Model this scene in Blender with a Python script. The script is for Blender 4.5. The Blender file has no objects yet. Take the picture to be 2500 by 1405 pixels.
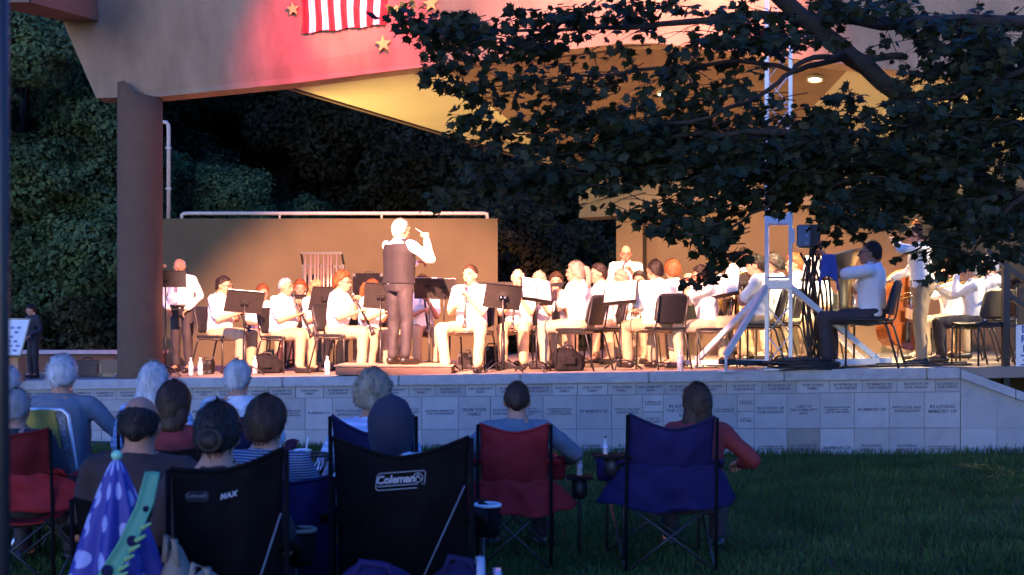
import bpy, bmesh, math, random
import numpy as np
from mathutils import Vector, Matrix, noise
R = math.radians
sc = bpy.context.scene
COL = sc.collection
random.seed(7); RNG = np.random.default_rng(7)

# ------------------------------------------------------------------ camera, sky, sun, exposure
F, CX, HY, EYE = 3000.0, 1250.0, 795.0, 1.5      # focal length and horizon in photo pixels, eye height in metres
cam = bpy.data.objects.new('camera', bpy.data.cameras.new('camera')); COL.objects.link(cam)
cam.location = (0, 0, EYE); cam.rotation_euler = (R(90), 0, 0)
cam.data.sensor_width = 36; cam.data.lens = 36 * F / 2500; cam.data.shift_y = (HY - 702.5) / 2500
cam.data.clip_end = 1000; cam.data.clip_start = 0.05
cam.data.dof.use_dof = True; cam.data.dof.focus_distance = 15.5; cam.data.dof.aperture_fstop = 4.0
sc.camera = cam
world = bpy.data.worlds.new('World'); sc.world = world; world.use_nodes = True
wn, wl = world.node_tree.nodes, world.node_tree.links
sky = wn.new('ShaderNodeTexSky'); sky.sky_type = 'NISHITA'; sky.sun_disc = False
SUN_EL, SUN_ROT = R(4), R(200)
sky.sun_elevation = SUN_EL; sky.sun_rotation = SUN_ROT; sky.ozone_density = 4.0
hsv = wn.new('ShaderNodeMixRGB'); hsv.blend_type = 'MULTIPLY'; hsv.inputs[0].default_value = 1
hsv.inputs[2].default_value = (0.52, 0.78, 1.62, 1)          # tungsten white balance of the camera
wl.new(sky.outputs[0], hsv.inputs[1]); wl.new(hsv.outputs[0], wn['Background'].inputs[0])
wn['Background'].inputs[1].default_value = 0.15
sun = bpy.data.objects.new('sun', bpy.data.lights.new('sun', 'SUN')); COL.objects.link(sun)
sun.data.energy = 0.03; sun.data.angle = R(20); sun.data.color = (0.6, 0.75, 1.0)
sun.rotation_euler = (R(90) - SUN_EL, 0, R(180) - SUN_ROT)
sc.view_settings.view_transform = 'Standard'; sc.view_settings.look = 'None'
sc.view_settings.exposure = 2.25; sc.view_settings.gamma = 1.0

# ------------------------------------------------------------------ helpers
def W(px, py, d):                                  # a photo pixel at distance d, as a world point
    return Vector(((px - CX) / F * d, d, EYE + (HY - py) / F * d))
def FL(X): return 0.925 + 0.024 * X                # stage floor height
def GZ(X, Y=8.0):                                  # lawn height
    return 0.03 * math.log1p(math.exp(2 * (X - 1.5))) / 2 * min(1, max(0, (Y - 4) / 6))

def mat(name, c, rough=0.7, var=0.15, nscale=6.0, bump=0.0, metal=0.0, c2=None, stretch=None, emit=None, estr=0, spec=0.5,
        alpha=None, trans=0, bscale=None):
    m = bpy.data.materials.new(name); m.use_nodes = True
    n, l = m.node_tree.nodes, m.node_tree.links
    p = n['Principled BSDF']; p.inputs['Roughness'].default_value = rough; p.inputs['Metallic'].default_value = metal
    p.inputs['Specular IOR Level'].default_value = spec
    c = tuple(c); c2 = tuple(c2) if c2 else tuple(max(0, x * (1 - 2 * var)) for x in c)
    tc = n.new('ShaderNodeTexCoord'); src = tc.outputs['Object']
    if stretch:
        mp = n.new('ShaderNodeMapping'); mp.inputs['Scale'].default_value = stretch
        l.new(src, mp.inputs[0]); src = mp.outputs[0]
    nz = n.new('ShaderNodeTexNoise'); nz.inputs['Scale'].default_value = nscale; nz.inputs['Detail'].default_value = 5
    nz.inputs['Roughness'].default_value = 0.6; l.new(src, nz.inputs[0])
    rp = n.new('ShaderNodeValToRGB'); rp.color_ramp.elements[0].position = 0.32; rp.color_ramp.elements[1].position = 0.68
    rp.color_ramp.elements[0].color = c2 + (1,); rp.color_ramp.elements[1].color = c + (1,)
    l.new(nz.outputs[0], rp.inputs[0]); l.new(rp.outputs[0], p.inputs['Base Color'])
    if bump:
        bz = nz
        if bscale:
            bz = n.new('ShaderNodeTexNoise'); bz.inputs['Scale'].default_value = bscale; bz.inputs['Detail'].default_value = 4
            l.new(src, bz.inputs[0])
        b = n.new('ShaderNodeBump'); b.inputs['Strength'].default_value = bump; b.inputs['Distance'].default_value = 0.02
        l.new(bz.outputs[0], b.inputs['Height']); l.new(b.outputs[0], p.inputs['Normal'])
    if emit:
        p.inputs['Emission Color'].default_value = tuple(emit) + (1,); p.inputs['Emission Strength'].default_value = estr
    if trans: p.inputs['Transmission Weight'].default_value = trans
    return m

class MB:
    """collects shapes and links them as one mesh object"""
    def __init__(s): s.v = []; s.f = []; s.m = []; s.sm = []
    def add(s, vs, fs, m=0, smooth=True):
        o = len(s.v); s.v += [tuple(v) for v in vs]
        for f in fs: s.f.append(tuple(i + o for i in f)); s.m.append(m); s.sm.append(smooth)
    def box(s, c, size, rot=None, m=0, bev=0.0):
        x, y, z = (a / 2 for a in size); c = Vector(c); rot = rot or Matrix.Identity(3)
        if bev <= 0:
            vs = [c + rot @ Vector((sx * x, sy * y, sz * z)) for sz in (-1, 1) for sy in (-1, 1) for sx in (-1, 1)]
            s.add(vs, [(0, 2, 3, 1), (4, 5, 7, 6), (0, 1, 5, 4), (2, 6, 7, 3), (0, 4, 6, 2), (1, 3, 7, 5)], m, False)
        else:
            bm = bmesh.new(); bmesh.ops.create_cube(bm, size=1)
            bmesh.ops.scale(bm, vec=size, verts=bm.verts)
            bmesh.ops.bevel(bm, geom=bm.edges[:], offset=bev, segments=2, affect='EDGES')
            bm.verts.index_update()
            s.add([c + rot @ v.co for v in bm.verts], [[v.index for v in f.verts] for f in bm.faces], m, False); bm.free()
    def tube(s, pts, r, n=8, m=0, closed=False, caps=True):
        pts = [Vector(p) for p in pts]; k = len(pts)
        rs = r if isinstance(r, (list, tuple)) else [r] * k
        up = None; vs = []
        for i, p in enumerate(pts):
            if closed: t = (pts[(i + 1) % k] - pts[i - 1])
            else: t = pts[min(i + 1, k - 1)] - pts[max(i - 1, 0)]
            t = t.normalized() if t.length > 1e-9 else Vector((0, 0, 1))
            if up is None: up = Vector((0, 0, 1)) if abs(t.z) < .9 else Vector((1, 0, 0))
            a = t.cross(up)
            if a.length < 1e-6: a = t.orthogonal()
            a.normalize(); b = a.cross(t).normalized(); up = b
            for j in range(n):
                th = 2 * math.pi * j / n
                vs.append(p + (a * math.cos(th) + b * math.sin(th)) * rs[i])
        fs = []
        for i in range(k if closed else k - 1):
            o, q = i * n, ((i + 1) % k) * n
            for j in range(n): fs.append((o + j, o + (j + 1) % n, q + (j + 1) % n, q + j))
        if caps and not closed:
            fs.append(tuple(range(n))[::-1]); fs.append(tuple(range((k - 1) * n, k * n)))
        s.add(vs, fs, m)
    def cap(s, a, b, ra, rb, n=10, m=0):               # tapered capsule
        a, b = Vector(a), Vector(b); t = (b - a)
        t = t.normalized() if t.length > 1e-9 else Vector((0, 0, 1))
        pts, rs = [], []
        for q in (85, 60, 30): pts.append(a - t * ra * math.sin(R(q))); rs.append(ra * math.cos(R(q)))
        pts += [a, b]; rs += [ra, rb]
        for q in (30, 60, 85): pts.append(b + t * rb * math.sin(R(q))); rs.append(rb * math.cos(R(q)))
        s.tube(pts, rs, n, m)
    def ell(s, c, r, rot=None, seg=14, rings=9, m=0):
        c = Vector(c); rot = rot or Matrix.Identity(3); vs = [c + rot @ Vector((0, 0, r[2]))]
        for i in range(1, rings):
            ph = math.pi * i / rings
            for j in range(seg):
                th = 2 * math.pi * j / seg
                vs.append(c + rot @ Vector((r[0] * math.sin(ph) * math.cos(th), r[1] * math.sin(ph) * math.sin(th), r[2] * math.cos(ph))))
        vs.append(c + rot @ Vector((0, 0, -r[2]))); fs = []
        for j in range(seg): fs.append((0, 1 + j, 1 + (j + 1) % seg))
        for i in range(rings - 2):
            o = 1 + i * seg
            for j in range(seg): fs.append((o + j, o + seg + j, o + seg + (j + 1) % seg, o + (j + 1) % seg))
        o = 1 + (rings - 2) * seg; e = len(vs) - 1
        for j in range(seg): fs.append((o + j, e, o + (j + 1) % seg))
        s.add(vs, fs, m)
    def loft(s, rings, m=0, smooth=True):              # closed rings of equal length
        n = len(rings[0]); vs = [p for r in rings for p in r]; fs = []
        for i in range(len(rings) - 1):
            o = i * n
            for j in range(n): fs.append((o + j, o + (j + 1) % n, o + n + (j + 1) % n, o + n + j))
        fs.append(tuple(range(n))[::-1]); fs.append(tuple(range((len(rings) - 1) * n, len(rings) * n)))
        s.add(vs, fs, m, smooth)
    def lathe(s, prof, M=None, n=16, m=0):             # profile (r, z)
        M = M or Matrix.Identity(4); vs = []
        for r, z in prof:
            for j in range(n):
                th = 2 * math.pi * j / n; vs.append(M @ Vector((r * math.cos(th), r * math.sin(th), z)))
        fs = []
        for i in range(len(prof) - 1):
            o = i * n
            for j in range(n): fs.append((o + j, o + (j + 1) % n, o + n + (j + 1) % n, o + n + j))
        fs.append(tuple(range(n))[::-1]); fs.append(tuple(range((len(prof) - 1) * n, len(prof) * n)))
        s.add(vs, fs, m)
    def prism(s, poly, h, M=None, m=0, smooth=False):  # 2-D outline extruded h along local z
        M = M or Matrix.Identity(4); n = len(poly)
        vs = [M @ Vector((x, y, 0)) for x, y in poly] + [M @ Vector((x, y, h)) for x, y in poly]
        fs = [tuple(range(n))[::-1], tuple(range(n, 2 * n))] + [(i, (i + 1) % n, n + (i + 1) % n, n + i) for i in range(n)]
        s.add(vs, fs, m, smooth)
    def slab(s, pts, vec, m=0):                        # 3-D polygon extruded along vec
        n = len(pts); vec = Vector(vec); vs = [Vector(p) for p in pts] + [Vector(p) + vec for p in pts]
        s.add(vs, [tuple(range(n))[::-1], tuple(range(n, 2 * n))] + [(i, (i + 1) % n, n + (i + 1) % n, n + i) for i in range(n)], m, False)
    def grid(s, fn, nu, nv, m=0, thick=0.0):
        vs = [fn(i / nu, j / nv) for j in range(nv + 1) for i in range(nu + 1)]
        fs = [(j * (nu + 1) + i, j * (nu + 1) + i + 1, (j + 1) * (nu + 1) + i + 1, (j + 1) * (nu + 1) + i) for j in range(nv) for i in range(nu)]
        if thick:
            k = len(vs); vs2 = []
            for j in range(nv + 1):
                for i in range(nu + 1):
                    a = Vector(vs[j * (nu + 1) + min(i + 1, nu)]) - Vector(vs[j * (nu + 1) + max(i - 1, 0)])
                    b = Vector(vs[min(j + 1, nv) * (nu + 1) + i]) - Vector(vs[max(j - 1, 0) * (nu + 1) + i])
                    nn = a.cross(b); nn = nn.normalized() if nn.length > 1e-9 else Vector((0, 1, 0))
                    vs2.append(Vector(vs[j * (nu + 1) + i]) + nn * thick)
            fs2 = [tuple(q + k for q in f[::-1]) for f in fs]
            edge = [i for i in range(nu + 1)] + [j * (nu + 1) + nu for j in range(1, nv + 1)] + \
                   [nv * (nu + 1) + i for i in range(nu - 1, -1, -1)] + [j * (nu + 1) for j in range(nv - 1, 0, -1)]
            rim = [(edge[q], edge[q] + k, edge[(q + 1) % len(edge)] + k, edge[(q + 1) % len(edge)]) for q in range(len(edge))]
            vs = vs + vs2; fs = fs + fs2 + rim
        s.add(vs, fs, m)
    def mesh(s, name):
        me = bpy.data.meshes.new(name); me.from_pydata(s.v, [], s.f)
        me.polygons.foreach_set('material_index', s.m); me.polygons.foreach_set('use_smooth', s.sm); me.update()
        return me
    def build(s, name, mats, parent=None, fix=True):
        me = s.mesh(name)
        if fix:
            bm = bmesh.new(); bm.from_mesh(me); bmesh.ops.recalc_face_normals(bm, faces=bm.faces); bm.to_mesh(me); bm.free()
        return link(name, me, mats, parent)

def link(name, me, mats, parent=None):
    for m in (mats if isinstance(mats, (list, tuple)) else [mats]): me.materials.append(m)
    o = bpy.data.objects.new(name, me); COL.objects.link(o)
    if parent: o.parent = parent
    return o
def tag(o, label=None, cat=None, group=None, kind=None):
    if label: o['label'] = label
    if cat: o['category'] = cat
    if group: o['group'] = group
    if kind: o['kind'] = kind
    return o
def thing(name, label, cat, loc=(0, 0, 0), rz=0.0, group=None, s=1.0):
    o = bpy.data.objects.new(name, None); COL.objects.link(o); o.empty_display_size = 0.1
    o.location = loc; o.rotation_euler = (0, 0, rz); o.scale = (s, s, s)
    return tag(o, label, cat, group)
def copy_tree(o, parent=None):
    c = o.copy(); COL.objects.link(c); c.parent = parent
    for ch in list(o.children): copy_tree(ch, c)
    return c
def np_obj(name, V, Fc, mats, parent=None, smooth=False, mi=None):
    V = np.asarray(V, dtype=np.float32); Fc = np.asarray(Fc, dtype=np.int32); k = Fc.shape[1]
    me = bpy.data.meshes.new(name); me.vertices.add(len(V)); me.vertices.foreach_set('co', V.ravel())
    me.loops.add(Fc.size); me.loops.foreach_set('vertex_index', Fc.ravel())
    me.polygons.add(len(Fc)); me.polygons.foreach_set('loop_start', np.arange(0, Fc.size, k, dtype=np.int32))
    me.polygons.foreach_set('loop_total', np.full(len(Fc), k, dtype=np.int32))
    if mi is not None: me.polygons.foreach_set('material_index', np.asarray(mi, dtype=np.int32))
    me.polygons.foreach_set('use_smooth', np.full(len(Fc), smooth)); me.update(calc_edges=True); me.validate()
    return link(name, me, mats, parent)
def textmesh(name, body, size, mats, parent, M, shear=0.0, off=0.0, ext=0.0015, align='CENTER', spacing=1.0, line=1.0):
    cu = bpy.data.curves.new(name, 'FONT'); cu.body = body; cu.size = size; cu.align_x = align; cu.align_y = 'CENTER'
    cu.shear = shear; cu.offset = off; cu.extrude = ext; cu.space_character = spacing; cu.space_line = line; cu.resolution_u = 2
    t = bpy.data.objects.new(name + '_curve', cu); me = bpy.data.meshes.new_from_object(t)
    bpy.data.objects.remove(t); bpy.data.curves.remove(cu)
    me.transform(M); me.name = name
    return link(name, me, mats, parent)

# voxel-remeshed pieces are queued and evaluated all at once
QUEUE = []
def soft(name, mb, mats, parent, voxel, extras=None, wrinkle=0.0, wfreq=9.0, smooth=4):
    o = link(name, mb.mesh(name), mats, parent)
    md = o.modifiers.new('r', 'REMESH'); md.mode = 'VOXEL'; md.voxel_size = voxel; md.use_smooth_shade = True
    ms = o.modifiers.new('s', 'SMOOTH'); ms.factor = 0.5; ms.iterations = smooth
    QUEUE.append((o, extras, wrinkle, wfreq)); return o
def flush():
    dg = bpy.context.evaluated_depsgraph_get()
    done = [(o, bpy.data.meshes.new_from_object(o.evaluated_get(dg)), e, w, fq) for o, e, w, fq in QUEUE]
    for o, me, e, w, fq in done:
        o.modifiers.clear(); mats = list(o.data.materials); nm = o.data.name
        n = len(me.vertices); sd = random.random() * 50
        if w:
            co = np.empty(n * 3, dtype=np.float32); me.vertices.foreach_get('co', co)
            no = np.empty(n * 3, dtype=np.float32); me.vertex_normals.foreach_get('vector', no)
            co = co.reshape(-1, 3); no = no.reshape(-1, 3)
            a = np.array([noise.noise(Vector((p[0] * fq + sd, p[1] * fq, p[2] * fq * .8))) +
                          .5 * noise.noise(Vector((p[0] * fq * 2.3, p[1] * fq * 2.3 + sd, p[2] * fq * 1.4))) for p in co], dtype=np.float32)
            co += no * (a * w)[:, None]; me.vertices.foreach_set('co', co.ravel()); me.update()
        if e is not None and e.v:
            bm = bmesh.new(); bm.from_mesh(me)
            for f in bm.faces: f.material_index = 0; f.smooth = True
            tmp = e.mesh('x'); bm.from_mesh(tmp); bpy.data.meshes.remove(tmp)
            bm.to_mesh(me); bm.free()
        old = o.data; me.materials.clear()
        for m in mats: me.materials.append(m)
        o.data = me; bpy.data.meshes.remove(old); me.name = nm
    QUEUE.clear()

# ------------------------------------------------------------------ materials
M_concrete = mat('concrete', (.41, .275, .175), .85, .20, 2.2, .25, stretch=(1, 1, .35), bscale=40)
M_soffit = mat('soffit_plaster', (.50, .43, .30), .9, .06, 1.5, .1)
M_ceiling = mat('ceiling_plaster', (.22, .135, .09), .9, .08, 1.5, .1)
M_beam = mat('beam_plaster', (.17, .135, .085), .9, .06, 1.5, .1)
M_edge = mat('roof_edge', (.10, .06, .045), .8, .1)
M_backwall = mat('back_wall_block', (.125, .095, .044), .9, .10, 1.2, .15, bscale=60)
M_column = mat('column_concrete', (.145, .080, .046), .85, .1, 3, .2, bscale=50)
M_pipe = mat('cream_pipe', (.62, .54, .45), .5, .05)
M_floor = mat('stage_floor', (.26, .20, .16), .7, .12, 3, .1)
M_cap = mat('cap_stone', (.40, .40, .42), .8, .12, 9, .25, bscale=120)
M_mortar = mat('wall_mortar', (.24, .24, .26), .9, .1)
M_tiles = [mat('tile_stone', c, .75, .07, 7, .12, bscale=90) for c in
           ((.35, .35, .355), (.33, .33, .335), (.38, .38, .385), (.345, .335, .325), (.305, .305, .31))]
M_tiled = mat('tile_stained', (.27, .25, .22), .8, .2, 5, .15)
M_ink = mat('engraved_lettering', (.11, .11, .15), .9, .05)
M_grassb = mat('lawn_soil', (.020, .034, .014), .95, .25, 3, .4)
M_grass = mat('grass_blades', (.080, .130, .034), .6, .3, 1.6, c2=(.020, .050, .013), spec=.08)
M_black = mat('black_plastic', (.018, .017, .018), .5, .1, 20, .05)
M_blackm = mat('black_metal', (.022, .021, .022), .42, .1, 20)
M_stand = mat('stand_enamel', (.030, .026, .026), .45, .12, 12)
M_chrome = mat('chrome', (.75, .75, .78), .22, .04, metal=1.0)
M_alu = mat('aluminium', (.62, .66, .74), .38, .06, 14, metal=.6)
M_mast = mat('mast_aluminium', (.60, .63, .68), .45, .08, 10, .05, metal=.35)
M_brass = mat('brass', (.72, .46, .13), .25, .06, metal=1.0)
M_silverbrass = mat('lacquered_tuba', (.72, .55, .28), .36, .06, metal=.85)
M_paper = mat('sheet_paper', (.80, .78, .74), .8, .04, 30)
M_wood = mat('podium_wood', (.16, .09, .06), .6, .2, 6, stretch=(1, 8, 8))
M_basswood = mat('bass_varnish', (.42, .10, .018), .25, .25, 4, stretch=(8, 8, 1))
M_ply = mat('plywood', (.48, .24, .11), .6, .12, 5, stretch=(6, 6, 1))
M_shirt = [mat('white_shirt', c, .85, .03, 12, .1) for c in ((.80, .79, .78), (.76, .74, .74), (.80, .77, .72))]
M_khaki = [mat('khaki_twill', c, .85, .08, 14, .12) for c in ((.43, .31, .19), (.36, .26, .16), (.50, .38, .25))]
M_dark = mat('dark_trouser', (.030, .024, .030), .75, .1, 14, .1)
M_vest = mat('charcoal_vest', (.011, .008, .013), .85, .12, 14, .1)
M_shoe = mat('dark_leather', (.020, .015, .013), .4, .1)
M_shoel = mat('pale_trainer', (.55, .52, .50), .6, .08)
M_skin = [mat('skin', c, .55, .06, 9, .04, spec=.35) for c in ((.47, .23, .145), (.40, .185, .11), (.52, .28, .19), (.33, .15, .09))]
M_eye = mat('eye_white', (.75, .72, .70), .3, .02)
M_pupil = mat('eye_dark', (.02, .015, .012), .3, .02)
M_lip = mat('lip', (.36, .13, .11), .5, .05)
def hairmat(name, c, rough=.55): return mat(name, c, rough, .28, 26, .5, stretch=(1, 1, .22), spec=.25)
H_brown = hairmat('hair_brown', (.052, .026, .015)); H_dark = hairmat('hair_dark', (.022, .015, .012))
H_red = hairmat('hair_auburn', (.24, .075, .022)); H_blond = hairmat('hair_blond', (.45, .29, .13))
H_grey = hairmat('hair_grey', (.36, .35, .35)); H_white = hairmat('hair_white', (.60, .60, .61)); H_ash = hairmat('hair_ash', (.36, .29, .21))
M_tie = mat('patterned_tie', (.10, .05, .22), .5, .3, 60, c2=(.35, .25, .3))
M_bag = mat('black_nylon', (.018, .016, .018), .9, .2, 18, .2, spec=.1)
M_amp = mat('amp_tolex', (.42, .30, .20), .8, .1, 18, .1)
M_water = mat('bottle_plastic', (.75, .78, .82), .12, .03, trans=.6)
M_label = mat('bottle_label', (.5, .55, .75), .5, .1)
M_navy = mat('navy_canvas', (.020, .016, .078), .85, .18, 5, .2, bscale=180, spec=.12)
M_navy2 = mat('navy_canvas_dark', (.014, .014, .055), .85, .18, 5, .2, bscale=180, spec=.12)
M_red = mat('maroon_canvas', (.30, .024, .030), .85, .15, 5, .2, bscale=180, spec=.12)
M_redd = mat('maroon_canvas_dark', (.13, .012, .016), .85, .15, 5, .2, bscale=180, spec=.12)
M_blk = mat('black_canvas', (.005, .0045, .006), .85, .2, 5, .2, bscale=180, spec=.12)
M_towel = mat('yellow_towel', (.40, .33, .08), .95, .12, 9, .3, bscale=160)
M_web = mat('woven_webbing', (.30, .32, .36), .7, .4, 40)
M_armw = mat('white_armrest', (.62, .64, .68), .5, .04)
M_tan = mat('tan_cloth', (.24, .19, .15), .9, .12, 8, .2)
M_pvc = mat('umbrella_green', (.07, .27, .17), .6, .08, 8)
M_steel = mat('steel_tube', (.16, .16, .18), .5, .1)
M_logo = mat('printed_white', (.42, .43, .47), .7, .05)
M_white = mat('white_print', (.7, .7, .72), .7, .04)
M_cup = mat('drink_cup', (.65, .62, .66), .15, .04, trans=.35)
M_pink = mat('pink_drink', (.75, .16, .20), .3, .06)
M_bark = mat('bark', (.030, .023, .018), .95, .25, 12, .6, stretch=(1, 1, .3))
def leafmat(name, c, c2, rough=.45, ns=.8, spec=.5):
    m = mat(name, c, rough, c2=c2, nscale=ns, spec=spec)
    n, l = m.node_tree.nodes, m.node_tree.links
    p = n['Principled BSDF']; out = n['Material Output']
    tr = n.new('ShaderNodeBsdfTranslucent'); tr.inputs[0].default_value = tuple(x * 1.2 for x in c) + (1,)
    mx = n.new('ShaderNodeMixShader'); mx.inputs[0].default_value = .18
    l.new(p.outputs[0], mx.inputs[1]); l.new(tr.outputs[0], mx.inputs[2]); l.new(mx.outputs[0], out.inputs[0])
    return m
M_maple = leafmat('maple_leaf', (.020, .031, .011), (.009, .014, .006), .55, spec=.2)
M_leafA = leafmat('broad_leaf', (.125, .195, .075), (.026, .052, .026), ns=1.4, spec=.1, rough=.6)
M_leafB = leafmat('dark_leaf', (.055, .050, .024), (.020, .020, .010), spec=.08, rough=.65)
M_leafC = leafmat('hedge_leaf', (.080, .080, .034), (.030, .032, .014), spec=.08, rough=.65)
# ------------------------------------------------------------------ ground
gm = MB(); NX, NY = 60, 40
def gfn(u, v):
    X = -60 + 120 * u if True else 0; Y = -10 + 110 * v
    return (X, Y, GZ(X, Y) if X < 30 else GZ(30, Y))
gm.grid(gfn, 120, 110)
tag(gm.build('lawn_ground', M_grassb, fix=False), kind='structure')
# grass blades over the part of the lawn in view
def grass():
    n = 190000
    y = 3.6 + 11.6 * RNG.random(n) ** 1.25; x = (RNG.random(n) - .5) * (y * .92 + 1.6)
    keep = y < 14.55 - .25 * x; x, y = x[keep], y[keep]; n = len(x)
    z = .03 * np.log1p(np.exp(2 * (x - 1.5))) / 2 * np.clip((y - 4) / 6, 0, 1)
    nearw = np.clip(1 - (14.6 - .25 * x - y) / .5, 0, 1)
    patch = np.sin(x * 2.1 + np.sin(y * 1.7)) * np.cos(y * 1.3 + x) * .5 + .5
    h = (.035 + .045 * RNG.random(n)) * (.7 + .6 * patch) + nearw * .07 * RNG.random(n)
    a = RNG.random(n) * 2 * np.pi; w = .0035 + .003 * RNG.random(n)
    ln = (RNG.random((n, 2)) - .5) * 1.3 * h[:, None]
    V = np.empty((n, 5, 3)); dx, dy = np.cos(a) * w, np.sin(a) * w
    V[:, 0] = np.c_[x - dx, y - dy, z]; V[:, 1] = np.c_[x + dx, y + dy, z]
    V[:, 2] = np.c_[x + dx * .7 + ln[:, 0] * .35, y + dy * .7 + ln[:, 1] * .35, z + h * .6]
    V[:, 3] = np.c_[x - dx * .7 + ln[:, 0] * .35, y - dy * .7 + ln[:, 1] * .35, z + h * .6]
    V[:, 4] = np.c_[x + ln[:, 0], y + ln[:, 1], z + h]
    b = np.arange(n) * 5
    T = np.concatenate([np.c_[b, b + 1, b + 2], np.c_[b, b + 2, b + 3], np.c_[b + 3, b + 2, b + 4]])
    tag(np_obj('grass', V.reshape(-1, 3), T, M_grass), 'short dark green mown grass of the lawn in front of the stage', 'grass', kind='stuff')
grass()

# ------------------------------------------------------------------ stage
PHI = math.atan(-.25); CP, SP = math.cos(PHI), math.sin(PHI)
def wp(s, h, off=0.0):                              # along the wall, height relative to the floor, distance in front of the wall
    X = s * CP + SP * off; Y = 14.6 + s * SP - CP * off
    return Vector((X, Y, FL(s * CP) + h))
S0, S1 = -9.0, 5.03
st = MB()
a, b = wp(S0, -.005, -.02), wp(S1, -.005, -.02)
pts = [a, b, Vector((9.5, 13.2, FL(9.5) - .005)), Vector((9.5, 27, FL(9.5) - .005)), Vector((-9.5, 27, FL(-9.5) - .005)), Vector((-9.5, 17.2, FL(-9.5) - .005))]
st.slab(pts, (0, 0, -.12))
tag(st.build('stage_floor', M_floor), kind='structure')
wall = thing('stage_wall', 'long low stone stage wall of inscribed donor tiles behind the lawn audience', 'wall', (0, 0, 0))
m = MB()
def wq(mb, s0, s1, h0, h1, o0, o1, mi=0):           # box in wall coordinates, split along s to follow the slope
    vs = [wp(s, h, o) for h in (h0, h1) for o in (o0, o1) for s in (s0, s1)]
    mb.add(vs, [(0, 1, 3, 2), (4, 6, 7, 5), (0, 4, 5, 1), (2, 3, 7, 6), (0, 2, 6, 4), (1, 5, 7, 3)], mi, False)
wq(m, S0, S1, -1.45, -.125, -.35, 0); m.build('masonry', M_mortar, wall)
s = S0; k = 0
while s < S1 - .1:
    e = min(s + 1.52, S1)
    m = MB(); wq(m, s + .004, e - .004, -.122, 0.0, -.40, .06)
    bm = bmesh.new(); me = m.mesh('cap_stone'); bm.from_mesh(me); bmesh.ops.recalc_face_normals(bm, faces=bm.faces)
    bmesh.ops.bevel(bm, geom=bm.edges[:], offset=.012, segments=2, affect='EDGES'); bm.to_mesh(me); bm.free()
    link('cap_stone', me, M_cap, wall); s = e
TXT = ['IN MEMORY OF', 'IN LOVING\nMEMORY OF', 'IN LOVING MEMORY OF\nOUR GRANDPARENTS', 'IN HONOR OF\nOUR PARENTS', 'IN APPRECIATION FOR\nCOMMUNITY HOPE\nLOVE & COMPASSION',
       'WITH LOVE AND\nAPPRECIATION', 'IN SUPPORT OF\nTHE COMMUNITY\nBAND', 'FROM YOUR\nFAMILY', 'A GIFT OF\nTHE COMMUNITY\nARTS']
rr = random.Random(3)
BAS = Matrix(((CP, 0, SP), (SP, 0, -CP), (0, 1, 0))).to_4x4()   # text plane on the wall face
def tile(s0, s1, h0, h1, txt=None, size=.05, mi=None, at=.5):
    mb = MB(); o = rr.uniform(.006, .014); wq(mb, s0 + .004, s1 - .004, h0 + .004, h1 - .004, -.02, o)
    t = mb.build('tile', mi or rr.choice(M_tiles), wall)
    if txt:
        size = min(size, (s1 - s0) * .9 / (.66 * max(len(q) for q in txt.split('\n'))))
        c = wp((s0 + s1) / 2, h0 + (h1 - h0) * at, o + .002)
        Mx = Matrix.Translation(c) @ BAS @ Matrix.Rotation(R(1.4), 4, 'Z')
        textmesh('inscription', txt, size, M_ink, t, Mx, off=size * .03, ext=.0008)
s = -7.6
while s < S1:                                        # top course of small tiles
    w = rr.uniform(.30, .40); e = min(s + w, S1)
    if S1 - e < .15: e = S1
    tile(s, e, -.262, -.124, rr.choice(['IN MEMORY OF\nOUR PARENTS', 'OUR LOVING\nFAMILY', 'IN HONOR OF\nOUR FRIENDS', 'THE COMMUNITY\nBAND']), .038); s = e
big = [.37, .37, .37, .37, .36, .36, .19, .34, .50, .24, .36, .42, .40, .30, .34, .40, .46, .34, .38, .44, .36, .40, .42, .4, .36, .44, .4, .42, .4, .4, .4, .4, .4]
e = S1
for q, w in enumerate(big):
    s = e - w
    if s < -7.6: break
    if w < .25:
        tile(s, e, -.46, -.264, 'IN MEMORY OF\nOUR PARENTS', .036); tile(s, e, -.655, -.464, 'A GIFT OF\nOUR FAMILY', .036)
    else:
        tile(s, e, -.655, -.264, TXT[(q * 4 + 1) % len(TXT)], .052 if w > .3 else .042, at=.52)
    tile(s, e, -1.05, -.659, rr.choice(TXT[:4]) if w > .3 else None, .042, M_tiled if q == 4 else None, at=.45); e = s
# stair flank with sloping coping at the right end
fl = thing('stair_wall', 'stone stair wall with coping sloping down at right end of stage', 'wall', (0, 0, 0))
m = MB(); mc = MB(); E0, E1 = S1 + .004, S1 + 2.9
def hcap(s): return -.02 - .40 * (s - E0)
vs = []
for o in (-.32, -.004): vs.append([wp(E0, -1.45, o), wp(E1, -1.6, o), wp(E1, hcap(E1) - .10, o), wp(E0, hcap(E0) - .10, o)])
m.add(vs[0] + vs[1], [(0, 1, 2, 3), (7, 6, 5, 4), (0, 4, 5, 1), (1, 5, 6, 2), (2, 6, 7, 3), (3, 7, 4, 0)], 0, False); m.build('masonry', M_tiles[1], fl)
for i in range(5):
    s0 = E0 + i * .56; s1 = s0 + .552
    m = MB(); vs = []
    for o in (-.36, .05): vs += [wp(s0, hcap(s0) - .096, o), wp(s1, hcap(s1) - .096, o), wp(s1, hcap(s1), o), wp(s0, hcap(s0), o)]
    m.add(vs, [(0, 1, 2, 3), (7, 6, 5, 4), (0, 4, 5, 1), (1, 5, 6, 2), (2, 6, 7, 3), (3, 7, 4, 0)], 0, False); m.build('coping_stone', M_cap, fl)
s0 = E0
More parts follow.
